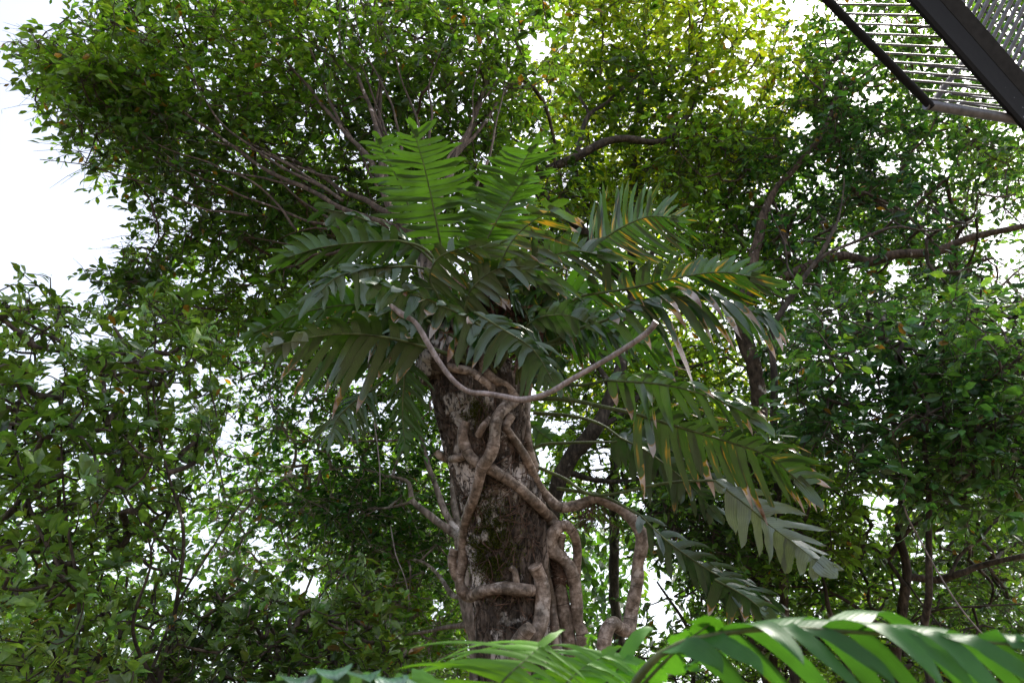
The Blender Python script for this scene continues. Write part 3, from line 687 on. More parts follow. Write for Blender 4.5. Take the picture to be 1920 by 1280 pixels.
make_tree('pale_leaning_tree', 'pale rough trunk slanting in from the lower right edge', 'tree', 'trees of the surrounding forest',
 [[(2060,1060,9.2,.15),(1975,968,9.3,.135),(1920,930,9.3,.125),(1880,898,9.4,.12),(1847,868,9.5,.11),(1820,820,9.7,.09),(1790,740,10.2,.07),(1770,620,10.8,.05),(1790,480,11.6,.03),(1820,330,12.4,.015)],
  [(1795,760,10.1,.05),(1700,650,10.8,.03),(1640,560,11.4,.015)],
  [(1775,640,10.7,.04),(1850,560,11.2,.03),(1920,500,11.8,.015)],
  [(1790,480,11.6,.025),(1720,420,12,.015),(1660,340,12.6,.008)]],
 [dict(poly=[(1540,320),(1960,250),(1960,900),(1800,840),(1700,620),(1560,560)], d=(11,14), n=430, k=20, r=.38, size=.11),
  dict(poly=[(1700,840),(1960,800),(1960,1180),(1740,1180)], d=(10,13), n=200, k=20, r=.38, size=.12)],
 M_BARK_PALE, dict(pal=[(.04,.10,.03),(.06,.14,.03),(.09,.19,.032),(.15,.27,.04)]), seed=30)

def far_wood():
    g = np.random.default_rng(77); m = MB()
    n = 60000; x = g.uniform(-60, 2000, n); d = g.uniform(14, 24, n); y = g.uniform(800, 1330, n)
    p = P(x, y, d); keep = (g.uniform(0, 1, n) < density(x, y) ** 2.2 * np.clip((y - 760) / 380, .15, 1)) & ~in_hole(x, y) & (p[:, 2] > .1)
    p = p[keep]; n = len(p); pal = np.array(G_MID)
    k = np.clip([int(4 * (.5 + mnoise.noise(Vector(q * .25)))) for q in p], 0, 3)
    put_leaves(m, p, g.normal(0, 1, (n, 3)), np.array([0, 0, 1.]) + g.normal(0, .6, (n, 3)), g.uniform(.16, .3, n), pal[k] * g.uniform(.6, 1.3, (n, 1)), False, .5)
    tag(m.build('distant_forest', M_FOL, smooth=False), 'distant mass of forest leaves low behind all the trunks', 'forest', kind='stuff')
far_wood()

# hanging lianas behind
for k, (pts, lab) in enumerate([
  ([(733,985,8.2),(745,1040,8.1),(760,1085,8.0),(767,1130,8.0)], 'thin straight liana hanging in the gap left of the thick trunk'),
  ([(690,620,8),(700,780,7.9),(705,820,7.9),(712,900,7.8),(714,930,7.8)], 'fine liana strand hanging above the reddish side branch'),
  ([(1697,880,6.2),(1700,960,6.1),(1760,1080,6.0),(1830,1180,5.9),(1900,1240,5.9)], 'thin liana sagging across the limbs at lower right')]):
    s = smooth(PP(pts), .06); s += np.array([[mnoise.noise(Vector(q * 2 + 7 * i)) for i in (1, 2, 3)] for q in s]) * .03
    m = MB(); tube(m, s, .006, seg=6); o = m.build('liana', M_STICK); tag(o, lab, 'liana', 'lianas hanging in the forest')

# ------------------------------------------------------------------ climbing plant on the trunk
climber = thing('climbing_plant', 'large climber with ribbed woody stems and huge divided leaves circling the thick trunk', 'climbing plant')

def vine(pts, seed=0, nm='stem', mat=None, parent=None, nodes=True, seg=18, extra=0.0):
    """pts: (px, py, radius_px, out) with out = metres in front of the bark, or ('d', depth) given as 5th value"""
    rows = []
    for q in pts:
        px, py, r = q[:3]; o = q[3] if len(q) > 3 else 0.0
        d = surf(px, py, o + extra) if len(q) < 5 else q[4]
        rm = r * (.84 if py < 980 else .98) * d / F
        if len(q) < 5: d -= rm * .7
        rows.append((*P(px, py, d), rm))
    s = smooth(rows, .006 if nodes else .02)
    s[:, :3] += np.array([[mnoise.noise(Vector(q[:3] * 9 + 9 * i)) for i in (1, 2, 3)] for q in s]) * .006
    s[:, 3] *= 1 + .12 * np.array([mnoise.noise(Vector(q[:3] * 11)) for q in s])
    m = MB(); tube(m, s[:, :3], s[:, 3], seg=seg, nodes=nodes, seed=seed, rough=.06)
    return m.build(nm, mat or M_STEM, parent or climber)

VINES = [
 [(905,645,9,.02),(905,659,10,.02),(908,688,10,.02),(926,712,10,.02),(950,724,10,.02),(966,748,11,.03),(946,765,13,.05),(930,788,13,.06),(927,822,13,.07),(921,850,14,.07),(905,874,13,.06),(898,902,13,.04),(888,935,13,.02),(876,966,12,.0),(870,1004,11,.0),(868,1050,10,.0),(862,1088,10,.0),(868,1107,12,.0),(882,1117,12,.0),(908,1106,11,.0),(944,1103,12,.0),(975,1104,12,.01),(1000,1107,11,.02)],
 [(1002,1058,13,.0),(1012,1080,14,.01),(1016,1108,14,.02),(1017,1130,14,.02),(1015,1155,15,.02),(1007,1184,14,.02),(996,1208,14,.02),(985,1243,14,.02),(975,1300,14,.02)],
 [(996,1176,12,.10),(984,1186,15,.06),(972,1206,15,.03),(966,1240,14,.02)],
 [(874,790,10,-.02),(868,808,12,.0),(870,832,13,.01),(882,856,13,.02),(900,870,13,.01),(926,882,13,.01),(968,910,12,.01),(1006,944,12,.02),(1030,968,13,.02),(1040,985,12,.02)],
 [(920,783,7,.0),(906,800,8,.02),(898,816,8,.0)],
 [(958,780,10,.0),(950,800,9,.0),(958,815,9,.0),(974,836,9,.01),(989,866,10,.01),(1006,899,10,.01),(1024,929,11,.02),(1050,950,12,.02),(1081,947,12,.02,4.98),(1116,935,11,0,4.96),(1145,944,12,0,4.94),(1166,955,12,0,4.93),(1186,975,13,0,4.9),(1203,1002,13,0,4.88),(1202,1030,12,0,4.86),(1196,1060,12,0,4.85),(1194,1090,12,0,4.84),(1188,1125,13,0,4.82),(1182,1160,14,0,4.8),(1176,1180,13,0,4.76),(1160,1176,13,0,4.72),(1150,1168,13,0,4.68),(1138,1180,14,0,4.65),(1133,1210,15,0,4.62),(1136,1250,13,0,4.6),(1140,1300,13,0,4.6)],
 [(1048,988,9,.03),(1062,985,10,.04),(1076,1003,9,.03),(1083,1030,9,.02,4.98),(1081,1062,9,.0,5.0),(1079,1090,8,0,5.05)],
 [(1060,984,10,.06),(1046,990,12,.06),(1033,1008,13,.06),(1036,1032,13,.05),(1054,1046,12,.05),(1068,1062,12,.05),(1077,1090,12,.04),(1081,1123,12,.04),(1084,1165,11,.04),(1092,1195,12,.04),(1098,1290,12,.04)],
 [(1053,1000,9,.0),(1047,1030,11,.0),(1050,1060,13,.0),(1050,1090,13,.01),(1053,1120,13,.01),(1060,1155,14,.01),(1066,1190,14,.01),(1072,1290,14,.01)],
 [(872,852,9,.0),(856,858,9,.0),(838,860,9,.0),(824,853,9,.0),(818,846,8,.0)],
 [(825,672,10,.0),(850,690,10,.01),(880,696,10,.0),(910,716,9,.0),(925,735,8,.0)],
 [(938,650,12,.0),(938,680,13,.0),(950,700,12,.0),(968,722,12,.0),(975,745,11,.0)],
 [(853,1030,9,.0),(848,1050,9,.0),(852,1075,8,.0),(862,1092,8,.0)],
 [(956,1062,6,.0),(966,1072,6,.0),(969,1098,7,.0)],
 [(988,640,14,.0),(992,700,12,-.02),(986,760,10,-.02),(990,830,9,-.02),(1008,880,8,-.02)],
 [(1028,1000,7,0),(1022,1060,7,0),(1034,1120,8,0),(1040,1180,8,0),(1046,1290,9,0)],
]
for k, v in enumerate(VINES): vine(v, seed=k)

# root fibres hugging the bark
rm = MB(); g = np.random.default_rng(5)
for k in range(190):
    y = g.uniform(700, 1290); cx = np.interp(y, TR[:, 0], TR[:, 1]); hw = np.interp(y, TR[:, 0], TR[:, 2])
    x = cx + g.uniform(-.97, .97) * hw; horiz = g.uniform() < .5
    n = 8; L = g.uniform(20, 75); a = (g.normal(0, .35) if horiz else math.pi / 2 + g.normal(0, .35)); pts = []
    for i in range(n):
        pts.append((x, y)); a += g.normal(0, .22); x += math.cos(a) * L / n; y += math.sin(a) * L / n
    pts = [(min(max(p[0], np.interp(p[1], TR[:, 0], TR[:, 1]) - np.interp(p[1], TR[:, 0], TR[:, 2]) * .98), np.interp(p[1], TR[:, 0], TR[:, 1]) + np.interp(p[1], TR[:, 0], TR[:, 2]) * .98), p[1]) for p in pts]
    q = np.array([P(a_, b_, surf(a_, b_, .012)) for a_, b_ in pts])
    tube(rm, smooth(q, .03), g.uniform(.001, .0035), seg=5, cap=False)
for k in range(70):                                  # a beard of roots under the looping stem
    x = g.uniform(1085, 1135); y = np.interp(x, [1080, 1116, 1140], [955, 942, 950]); d = 4.96
    p0 = P(x, y, d); L = g.uniform(.08, .2); q = np.array([p0, p0 + [g.normal(0, .02), g.normal(0, .02), -L * .5], p0 + [g.normal(0, .05), g.normal(0, .03), -L]])
    tube(rm, smooth(q, .03), g.uniform(.001, .002), seg=4, cap=False)
for k in range(160):                                 # coils wound round the lower stem
    y = g.uniform(1040, 1095); cx = np.interp(y, [1040, 1095], [1046, 1052]); r = 15 + g.uniform(-1, 2)
    th = np.linspace(g.uniform(-1.6, -1.1), g.uniform(1.1, 1.6), 9); sl_ = g.normal(0, 5)
    dd = surf(cx, y) - .03
    q = np.array([P(cx + r * math.sin(t_), y + sl_ * t_, dd - r * math.cos(t_) * dd / F * .95) for t_ in th])
    tube(rm, smooth(q, .03), g.uniform(.0012, .0028), seg=4, cap=False)
tag(rm.build('aerial_roots', M_ROOT, climber), kind='stuff')

# moss on the trunk
mm = MB(); n = 16000; x = g.normal(917, 24, n); y = g.normal(1015, 40, n); x2 = g.normal(890, 12, n); y2 = g.normal(770, 14, n)
sel = g.uniform(0, 1, n) < .12; x[sel] = x2[sel]; y[sel] = y2[sel]
nz = np.array([mnoise.fractal(Vector((a * .045, b * .045, 0)), 1., 2., 3) for a, b in zip(x, y)]); k = nz > -.18
x, y = x[k], y[k]
p = np.array([P(a, b, surf(a, b, -.002)) for a, b in zip(x, y)]); n = len(p)
ax = unit(g.normal(0, .8, (n, 3)) + np.array([0, -.9, -.1])); c = np.array([(.075, .095, .016)]) * g.uniform(.4, 1.6, (n, 1))
put_leaves(mm, p + g.normal(0, .004, (n, 3)), ax, g.normal(0, 1, (n, 3)), g.uniform(.006, .018, n), c, False, .35)
tag(mm.build('moss', M_FOL, host, smooth=False), kind='stuff')

# ------------------------------------------------------------------ large divided leaves
def big_leaf(parent, rib, A, B, n=11, col=(.04, .11, .02), dry=.2, yel=.2, web=.46, gap=.08, sag=.12, lift=.14, fold=.16,
             stalk=None, stalk_r=.010, seed=0, perf=0.0, curl=.15, entire=False, mat=None, nm='leaf', term=1.0, wscale=1.0, tipe=(.5, .75)):
    g = np.random.default_rng(seed + 100)
    rib = np.array(rib, float); n = int(round(n * 1.5)) if (mat is None and not entire and n > 6 and web < .9 and sum(col) < .35) else n
    if len(rib) == 2: rib = np.vstack([rib[0], rib.mean(0), rib[1]])
    S = smooth(np.column_stack([P(rib[:, 0], rib[:, 1], rib[:, 2]), rib]), .015)
    arc = np.concatenate([[0], np.cumsum(np.linalg.norm(np.diff(S[:, :3], axis=0), axis=1))]); arc /= arc[-1]
    Lr = np.sum(np.linalg.norm(np.diff(S[:, :3], axis=0), axis=1))
    def at(t): return np.array([np.interp(t, arc, S[:, k]) for k in range(6)])
    m = MB(); ns = 14; s = np.linspace(0, 1, ns) ** .9; X = np.array([-1, -.5, 0, .5, 1.])
    def lobe(b, T, tip, h, lid, dr, yl, cc, pf=0.0, wb=web):
        d = tip - b; L = np.linalg.norm(d); dn = d / (L + 1e-9)
        limp = 1 + 1.6 * dr * g.uniform(0, 1)                       # dying lobes hang and curl more
        ctrl = b + d * .5 - T * L * .07 + np.array([0, 0, 1.]) * lift * L * g.uniform(.6, 1.4) + g.normal(0, .05, 3) * L
        end = tip - np.array([0, 0, 1.]) * sag * L * g.uniform(.2, 1.6) * limp
        C = ((1 - s) ** 2)[:, None] * b + (2 * s * (1 - s))[:, None] * ctrl + (s ** 2)[:, None] * end
        D = unit(np.gradient(C, axis=0))
        perp = T - D * (D @ T)[:, None]; sinv = np.linalg.norm(perp, axis=1); perp = unit(perp)
        k = np.clip(s / .35, 0, 1); k = k * k * (3 - 2 * k)
        Wd = unit(T[None] * (1 - k)[:, None] + perp * k[:, None])
        tw = (curl * .8 + .04) * limp * g.normal(0, 1.5) * (2.2 if g.uniform() < .15 else 1) * s ** 1.5
        nrm = unit(np.cross(D, Wd))
        Wd = Wd * np.cos(tw)[:, None] + nrm * np.sin(tw)[:, None]; nrm = unit(np.cross(D, Wd))
        prof = np.ones(ns)
        if not entire:
            o = s > wb
            prof = np.where(o, 1 - gap * np.clip((s - wb) / .12, 0, 1), 1.0)
            prof *= 1 - pf * np.exp(-((s - .13) / .04) ** 2)
        prof[1:-1] *= 1 + g.normal(0, .03, ns - 2)
        wm = h * wscale * prof * ((1 - k) + k * np.clip(sinv, .5, 1))
        # oblique tip: the edge towards the leaf's end runs further than the other
        if entire: cutL = cutR = 1 - ((s - .35) / .65).clip(0, 1) ** 1.8
        else:
            e = g.uniform(*tipe); cutL = 1 - ((s - e) / (1 - e)).clip(0, 1) ** 2.0; cutR = 1 - ((s - .8) / .2).clip(0, 1) ** 2.2
            cutL = cutL * 1.0 - .25 * cutR * ((s - .6) / .4).clip(0, 1)
        edge = np.where(X[None] < 0, cutL[:, None], cutR[:, None])
        wav = g.uniform(0, 6.28); wamp = .13 * h
        V = C[:, None] + Wd[:, None] * (wm[:, None] * (X[None] * edge))[..., None]
        V += nrm[:, None] * (np.abs(X)[None] * edge * fold * wm[:, None] + wamp * np.sin(s[:, None] * 9 + wav) * X[None] ** 2 * s[:, None])[..., None]
        c = np.ones((ns, 5, 4)); c[..., :3] = np.array(cc) * g.normal(1, .08)
        c[..., 3] = np.clip(1.2 * dr * s[:, None] ** 2.0 + dr * .2 * np.abs(X)[None] ** 3, 0, 1)
        uv = np.zeros((ns, 5, 3)); uv[..., 0] = lid + X[None] * .25; uv[..., 1] = s[:, None] * L * 3 + lid * 1.7; uv[..., 2] = yl
        i, j = np.meshgrid(np.arange(ns - 1), np.arange(4), indexing='ij')
        f = np.stack([i * 5 + j, i * 5 + j + 1, (i + 1) * 5 + j + 1, (i + 1) * 5 + j], -1).reshape(-1, 4)
        m.add(V.reshape(-1, 3), f, c.reshape(-1, 4), uv.reshape(-1, 3))
    lid = 0
    for side, O in ((0, A), (1, B)):
        if O is None: continue
        O = np.array([tuple(o) + (0,) * (3 - len(o)) for o in O], float)
        for i in range(n):
            t = (i + .5) / n; q = at(t); q2 = at(min(1, t + .01)); q1 = at(max(0, t - .01)); T = unit(q2[:3] - q1[:3])
            off = np.array([np.interp(t, np.linspace(0, 1, len(O)), O[:, k]) for k in range(3)])
            pr = (.72 + .28 * math.sin(min(1, t * 2.2) * math.pi / 2)) * g.uniform(.82, 1.12)
            if mat is None and dry > .1 and g.uniform() < .05: continue                     # a lobe torn away
            if mat is None and dry > .1 and g.uniform() < .12: pr *= g.uniform(.45, .8)      # or torn short
            off = off * pr * (1.1 if mat is None else 1) + np.array([g.normal(0, 7), g.normal(0, 7), g.normal(0, .03)]) * (1 if mat is None else .4)
            tip = P(q[3] + off[0], q[4] + off[1], q[5] + off[2])
            dr = dry * (g.uniform(.3, 1.5) if g.uniform() < .75 else 0); yl = yel * g.uniform(.3, 1.3)
            lobe(q[:3], T, tip, Lr / n * .5 * 1.13, lid + .37 * seed, min(dr, 1.1), yl, col, perf if g.uniform() < .7 else 0, web * g.uniform(.5, 1.6) if (mat is not None or g.uniform() < .66) else .8); lid += 1
    # end lobe
    q = at(1.0); T = unit(q[:3] - at(.93)[:3])
    Oa = np.array([tuple(o) + (0,) * (3 - len(o)) for o in (A or B)], float)[-1]; Ob = np.array([tuple(o) + (0,) * (3 - len(o)) for o in (B or A)], float)[-1]
    q0 = at(.9); tl = np.array([q[3] - q0[3], q[4] - q0[4], q[5] - q0[5]]); tl = tl / (np.linalg.norm(tl[:2]) + 1e-6) * max(np.linalg.norm(Oa[:2]), np.linalg.norm(Ob[:2])) * .8 * term
    tip = P(q[3] + tl[0], q[4] + tl[1], q[5] + tl[2]); W2 = P(q[3] + (Oa - Ob)[0], q[4] + (Oa - Ob)[1], q[5]) - q[:3]
    side = unit(W2 - T * (W2 @ T))
    lobe(at(.94)[:3], side, tip, Lr / n * .62, lid + .37 * seed, dry * .7, yel * .6, col, wb=.5)
    o = m.build(nm, mat or (M_BLADE if sum(col) > .15 and col[1] > 2 * col[2] else M_BLADE_D), parent)
    sm = MB(); ribr = np.linspace(1, .25, len(S)) * stalk_r * .75
    pts = S[:, :3] - np.array([0, 0, .002]); rad = ribr
    if stalk is not None:
        st = np.array(stalk, float); st = smooth(np.column_stack([P(st[:, 0], st[:, 1], st[:, 2]), np.linspace(stalk_r * 1.3, stalk_r * .8, len(st))]), .02)
        pts = np.vstack([st[:-1, :3], pts]); rad = np.concatenate([st[:-1, 3], rad])
    tube(sm, pts, rad, seg=7); sm.build('stalk', M_STALK, o)
    return o

FRESH = (.042, .108, .014); MIDG = (.042, .118, .013); DARKG = (.022, .068, .010); BLUEG = (.024, .08, .014); OLIVE = (.036, .084, .010); GREY = (.036, .092, .018)
C0 = (905, 600, 5.15)
L = lambda *a, **k: big_leaf(climber, *a, **k)
# upright fresh leaves at the top
L([(828,465,5.25),(812,385,5.2),(795,310,5.15),(775,245,5.1)], [(-70,12),(-95,0),(-75,-10),(-20,-12)], [(70,8),(88,-22),(78,-28),(35,-20)], n=14, col=FRESH, dry=0, yel=0, gap=.10, curl=.02, sag=.04, lift=.05, stalk=[C0,(870,550,5.2),(828,465,5.25)], seed=1, web=.18, term=.9)
L([(772,400,5.45),(745,335,5.45),(708,262,5.4)], [(-42,5),(-45,-5),(-18,-15)], [(45,5),(50,-12),(20,-15)], n=11, col=FRESH, gap=.1, curl=.02, dry=0, yel=0, sag=.05, stalk=[C0,(830,500,5.4),(772,400,5.45)], seed=2)
L([(905,452,5.35),(930,388,5.3),(965,330,5.25),(998,275,5.2)], [(-50,-5),(-72,-18),(-62,-22),(-30,-10)], [(60,-8),(78,-25),(72,-25),(35,-10)], n=15, col=FRESH, gap=.08, curl=.0, dry=.0, yel=.1, sag=.04, lift=.05, stalk=[C0,(890,530,5.3),(905,452,5.35)], seed=3, web=.3)
L([(900,478,5.15),(925,425,5.1),(955,375,5.1),(988,328,5.05)], [(-35,-5),(-58,-15),(-50,-20),(-22,-14)], [(50,0),(70,-5),(66,-10),(30,-6)], n=14, col=(.05,.13,.014), gap=.1, dry=.2, yel=.3, sag=.05, stalk=[C0,(895,540,5.2),(900,478,5.15)], seed=4)
# yellow streaked leaves, upper right
L([(1100,472,4.9),(1155,432,4.85),(1215,406,4.8),(1268,409,4.72)], [(8,-112,.05),(0,-92,.05),(22,-62,.02),(30,-15)], [(70,35,-.05),(105,58,-.05),(80,66,-.05),(35,40)], n=13, col=DARKG, dry=.08, yel=.85, sag=.02, lift=.03, stalk=[C0,(960,560,4.95),(1030,520,4.9),(1100,472,4.9)], seed=5, web=.2, gap=.14, fold=.1)
L([(922,540,4.85),(949,470,4.8),(982,428,4.8),(1040,388,4.75)], [(-60,-5),(-62,-12),(-50,-18),(-10,-14)], [(80,10),(105,8),(95,12),(45,10)], n=11, col=OLIVE, dry=.55, yel=.8, sag=.14, lift=.1, stalk=[C0,(915,570,4.9),(922,540,4.85)], seed=6)
L([(965,530,4.85),(1010,492,4.8),(1070,470,4.8),(1130,478,4.7)], [(-20,-42),(-5,-50),(20,-38),(22,-8)], [(60,60),(85,62),(85,50),(45,30)], n=11, col=DARKG, dry=.35, yel=.6, sag=.1, seed=7, stalk=[C0,(930,570,4.9),(965,530,4.85)])
L([(1100,552,4.8),(1180,540,4.75),(1260,522,4.7),(1350,510,4.62),(1428,522,4.55)], [(-12,-40),(8,-46),(30,-36),(42,-12)], [(60,38),(95,55),(110,52),(60,34)], n=14, col=DARKG, dry=.3, yel=.85, perf=.5, sag=.06, lift=.04, stalk=[C0,(960,590,4.95),(1040,575,4.85),(1100,552,4.8)], stalk_r=.012, seed=8)
L([(1135,600,4.65),(1185,572,4.6),(1275,556,4.6),(1387,576,4.5),(1440,598,4.42)], [(30,-20,-.05),(42,-14,-.12),(55,8,-.15),(40,18,-.1)], [(55,40),(80,44),(72,42),(28,30)], n=13, col=DARKG, dry=.85, yel=.45, sag=.5, lift=.42, curl=.5, stalk=[(950,640,4.95),(1024,645,4.85),(1070,622,4.75),(1135,600,4.65)], stalk_r=.013, seed=9)
L([(1032,612,5.35),(1100,622,5.3),(1180,636,5.3),(1258,664,5.25)], [(0,-50),(12,-48),(25,-36),(20,-12)], [(18,66),(32,66),(42,52),(22,24)], n=14, col=MIDG, dry=.05, yel=.1, sag=.08, stalk=[C0,(970,605,5.3),(1032,612,5.35)], seed=10, gap=.2)
# drooping leaves, lower right
L([(1192,775,4.6),(1291,805,4.55),(1368,828,4.5),(1433,851,4.45),(1483,888,4.4),(1510,912,4.35)], [(45,-55,-.05),(70,-45,-.1),(85,-20,-.12),(50,-5,-.05)], [(0,120,.05),(35,110),(50,88),(35,40)], n=14, col=(.03,.075,.016), dry=.75, yel=.7, sag=.18, lift=.14, perf=.3, stalk=[(985,747,5.0),(1060,748,4.85),(1130,762,4.7),(1192,775,4.6)], stalk_r=.013, seed=11, fold=.12)
L([(1140,712,4.5),(1253,722,4.42),(1349,750,4.35),(1425,790,4.28)], [(40,-25,-.04),(62,-18,-.06),(70,5,-.05),(30,6)], [(10,52,-.02),(28,58,-.03),(42,50),(25,26)], n=12, col=GREY, dry=.6, yel=.15, sag=.3, lift=.25, curl=.35, stalk=[(960,690,4.95),(1040,715,4.8),(1085,722,4.65),(1140,712,4.5)], seed=12)
L([(1340,900,4.5),(1406,951,4.45),(1445,985,4.42),(1490,1018,4.38),(1545,1062,4.3)], [(70,-22,.02),(95,6,.02),(90,32),(35,20)], [(5,72,-.03),(10,84,-.03),(0,62),(-6,28)], n=9, col=(.12,.165,.12), dry=.3, yel=.05, gap=.3, web=.3, sag=.03, lift=.04, fold=.08, stalk=[(1010,876,5.0),(1057,896,4.95),(1120,928,4.85),(1250,905,4.65),(1340,900,4.5)], seed=13, stalk_r=.009)
L([(1200,965,4.75),(1253,1015,4.7),(1330,1068,4.65),(1400,1105,4.6),(1450,1135,4.55)], [(45,5),(62,10),(60,14),(30,10)], [(-5,50),(10,62),(16,58),(10,26)], n=12, col=(.022,.06,.02), dry=.4, yel=.2, sag=.1, stalk=[(1045,915,5.05),(1130,930,4.9),(1200,965,4.75)], seed=14)
L([(1340,1085,4.6),(1395,1115,4.55),(1440,1150,4.5)], [(50,-5),(62,10),(30,10)], [(-15,48),(0,58),(5,20)], n=6, col=GREY, dry=.55, yel=.1, gap=.3, sag=.12, seed=15)
L([(1160,818,4.95),(1220,850,4.9),(1290,905,4.9),(1340,960,4.85)], [(35,-12),(48,0),(28,6)], [(-8,60),(6,70),(8,30)], n=10, col=(.022,.06,.02), dry=.3, yel=.2, sag=.1, stalk=[(1000,774,5.05),(1075,780,5.0),(1125,795,4.97),(1160,818,4.95)], seed=16)
L([(1146,828,5.1),(1200,822,5.1),(1270,850,5.1),(1330,900,5.05)], [(20,-30),(40,-20),(28,0)], [(0,60),(20,62),(12,26)], n=9, col=(.02,.05,.02), dry=.3, yel=.15, sag=.1, stalk=[(992,843,5.1),(1020,833,5.1),(1057,830,5.1),(1146,828,5.1)], seed=17)
# left side
L([(800,650,4.7),(731,633,4.65),(656,625,4.6),(581,632,4.5),(520,650,4.45)], [(-10,-48,-.04),(-25,-44,-.08),(-42,-34,-.1),(-32,-10,-.04)], [(-52,72),(-62,78),(-60,64),(-34,26)], n=11, col=OLIVE, dry=.5, yel=.25, sag=.22, lift=.2, fold=.1, stalk=[(900,690,4.95),(850,668,4.8),(800,650,4.7)], stalk_r=.014, seed=18, web=.25)
L([(790,470,5.1),(730,432,5.05),(665,404,5.0),(615,392,4.95)], [(-18,-22),(-28,-20),(-24,-6)], [(-18,40),(-36,42),(-30,18)], n=9, col=BLUEG, dry=.05, yel=.15, sag=.2, seed=19, stalk=[C0,(850,530,5.15),(790,470,5.1)])
L([(745,450,4.95),(675,454,4.9),(600,464,4.85),(540,482,4.8)], [(-10,-36),(-24,-34),(-38,-14)], [(-40,52),(-66,54),(-52,22)], n=10, col=FRESH, dry=.05, yel=.05, sag=.08, seed=20, stalk=[C0,(850,540,5.05),(800,470,5.0),(745,450,4.95)], web=.3)
L([(770,498,4.85),(690,504,4.8),(630,520,4.72),(592,556,4.66)], [(-50,-12,-.03),(-72,0,-.06),(-50,22,-.03)], [(-5,48),(2,52),(4,26)], n=8, col=GREY, dry=.15, yel=.05, gap=.3, sag=.3, lift=.2, seed=21, stalk=[C0,(840,520,4.95),(770,498,4.85)])
L([(730,570,5.15),(640,572,5.1),(560,588,5.05),(478,622,5.0)], [(-18,-34),(-28,-34),(-28,-10)], [(-34,52),(-46,54),(-32,26)], n=15, col=MIDG, dry=.05, yel=.05, sag=.12, seed=22, stalk=[C0,(820,575,5.15),(730,570,5.15)])
L([(935,632,4.45),(870,592,4.4),(800,560,4.35),(740,542,4.32),(700,528,4.3)], [(-14,-26,-.02),(-26,-30,-.05),(-30,-14,-.03)], [(-26,42),(-30,50),(-20,24)], n=9, col=GREY, dry=.75, yel=.2, sag=.3, lift=.25, curl=.4, seed=23, stalk=[(935,690,4.9),(950,660,4.6),(935,632,4.45)])
L([(890,585,4.45),(945,618,4.4),(1000,655,4.38),(1036,712,4.36)], [(44,-6),(58,22),(30,26)], [(-52,26),(-50,52),(-10,34)], n=8, col=BLUEG, dry=.5, yel=.3, sag=.3, lift=.2, gap=.22, seed=24, stalk=[(930,700,4.9),(900,640,4.6),(890,585,4.45)])
L([(700,728,4.85),(655,760,4.8),(630,788,4.76),(621,818,4.72)], [(-56,6),(-62,34),(-22,26)], [(18,30),(34,38),(18,18)], n=10, col=GREY, dry=.4, yel=.05, gap=.3, sag=.2, seed=25, stalk=[(820,700,5.1),(760,690,5.0),(700,728,4.85)])
L([(765,668,4.85),(757,722,4.82),(755,782,4.8),(760,838,4.76)], [(-28,44),(-38,52),(-28,44),(-10,24)], [(42,46),(52,56),(42,46),(14,24)], n=15, col=MIDG, dry=.0, yel=.05, gap=.26, sag=.04, lift=.03, seed=26, stalk=[(860,670,5.0),(800,640,4.95),(765,668,4.85)], web=.12)
L([(825,560,4.75),(806,520,4.72),(826,480,4.7),(890,458,4.66)], [(-10,-12),(-6,-18),(10,-12)], [(38,46),(52,44),(40,14)], n=8, col=OLIVE, dry=.3, yel=.8, sag=.1, seed=27, web=.5, gap=.1, stalk=[C0,(860,600,4.9),(825,560,4.75)])
L([(960,650,4.7),(1000,600,4.65),(1060,590,4.62),(1110,610,4.58)], [(10,-28),(22,-26),(20,-8)], [(20,40),(30,42),(20,18)], n=8, col=DARKG, dry=.3, yel=.2, sag=.15, seed=28, web=.5, stalk=[(930,690,4.95),(945,670,4.8),(960,650,4.7)])
L([(900,600,4.95),(860,560,4.9),(800,540,4.88),(730,555,4.85)], [(-20,-36),(-30,-34),(-26,-10)], [(-30,40),(-40,44),(-24,20)], n=9, col=DARKG, dry=.45, yel=.2, sag=.15, seed=29)
L([(905,560,5.0),(930,530,4.98),(985,515,4.95),(1040,530,4.9)], [(6,-38),(20,-34),(20,-10)], [(20,40),(35,44),(22,18)], n=8, col=(.03,.05,.015), dry=.7, yel=.4, sag=.25, seed=30)
L([(870,585,4.8),(885,540,4.78),(930,505,4.76),(985,498,4.72)], [(-24,-30),(-6,-36),(14,-16)], [(36,30),(50,36),(30,18)], n=8, col=OLIVE, dry=.5, yel=.5, sag=.2, seed=31, web=.4, stalk=[(900,650,4.95),(880,620,4.85),(870,585,4.8)])
L([(1000,560,5.3),(1050,540,5.3),(1110,560,5.3),(1160,610,5.25)], [(10,-40),(30,-36),(20,-8)], [(0,60),(16,62),(8,26)], n=10, col=MIDG, dry=.1, yel=.2, sag=.1, seed=32, stalk=[C0,(950,590,5.2),(1000,560,5.3)])
L([(800,600,4.95),(770,640,4.95),(700,665,4.9),(620,680,4.85)], [(-24,-20),(-34,-14),(-24,-2)], [(-20,44),(-34,46),(-22,20)], n=10, col=MIDG, dry=.1, yel=.1, sag=.12, seed=33)
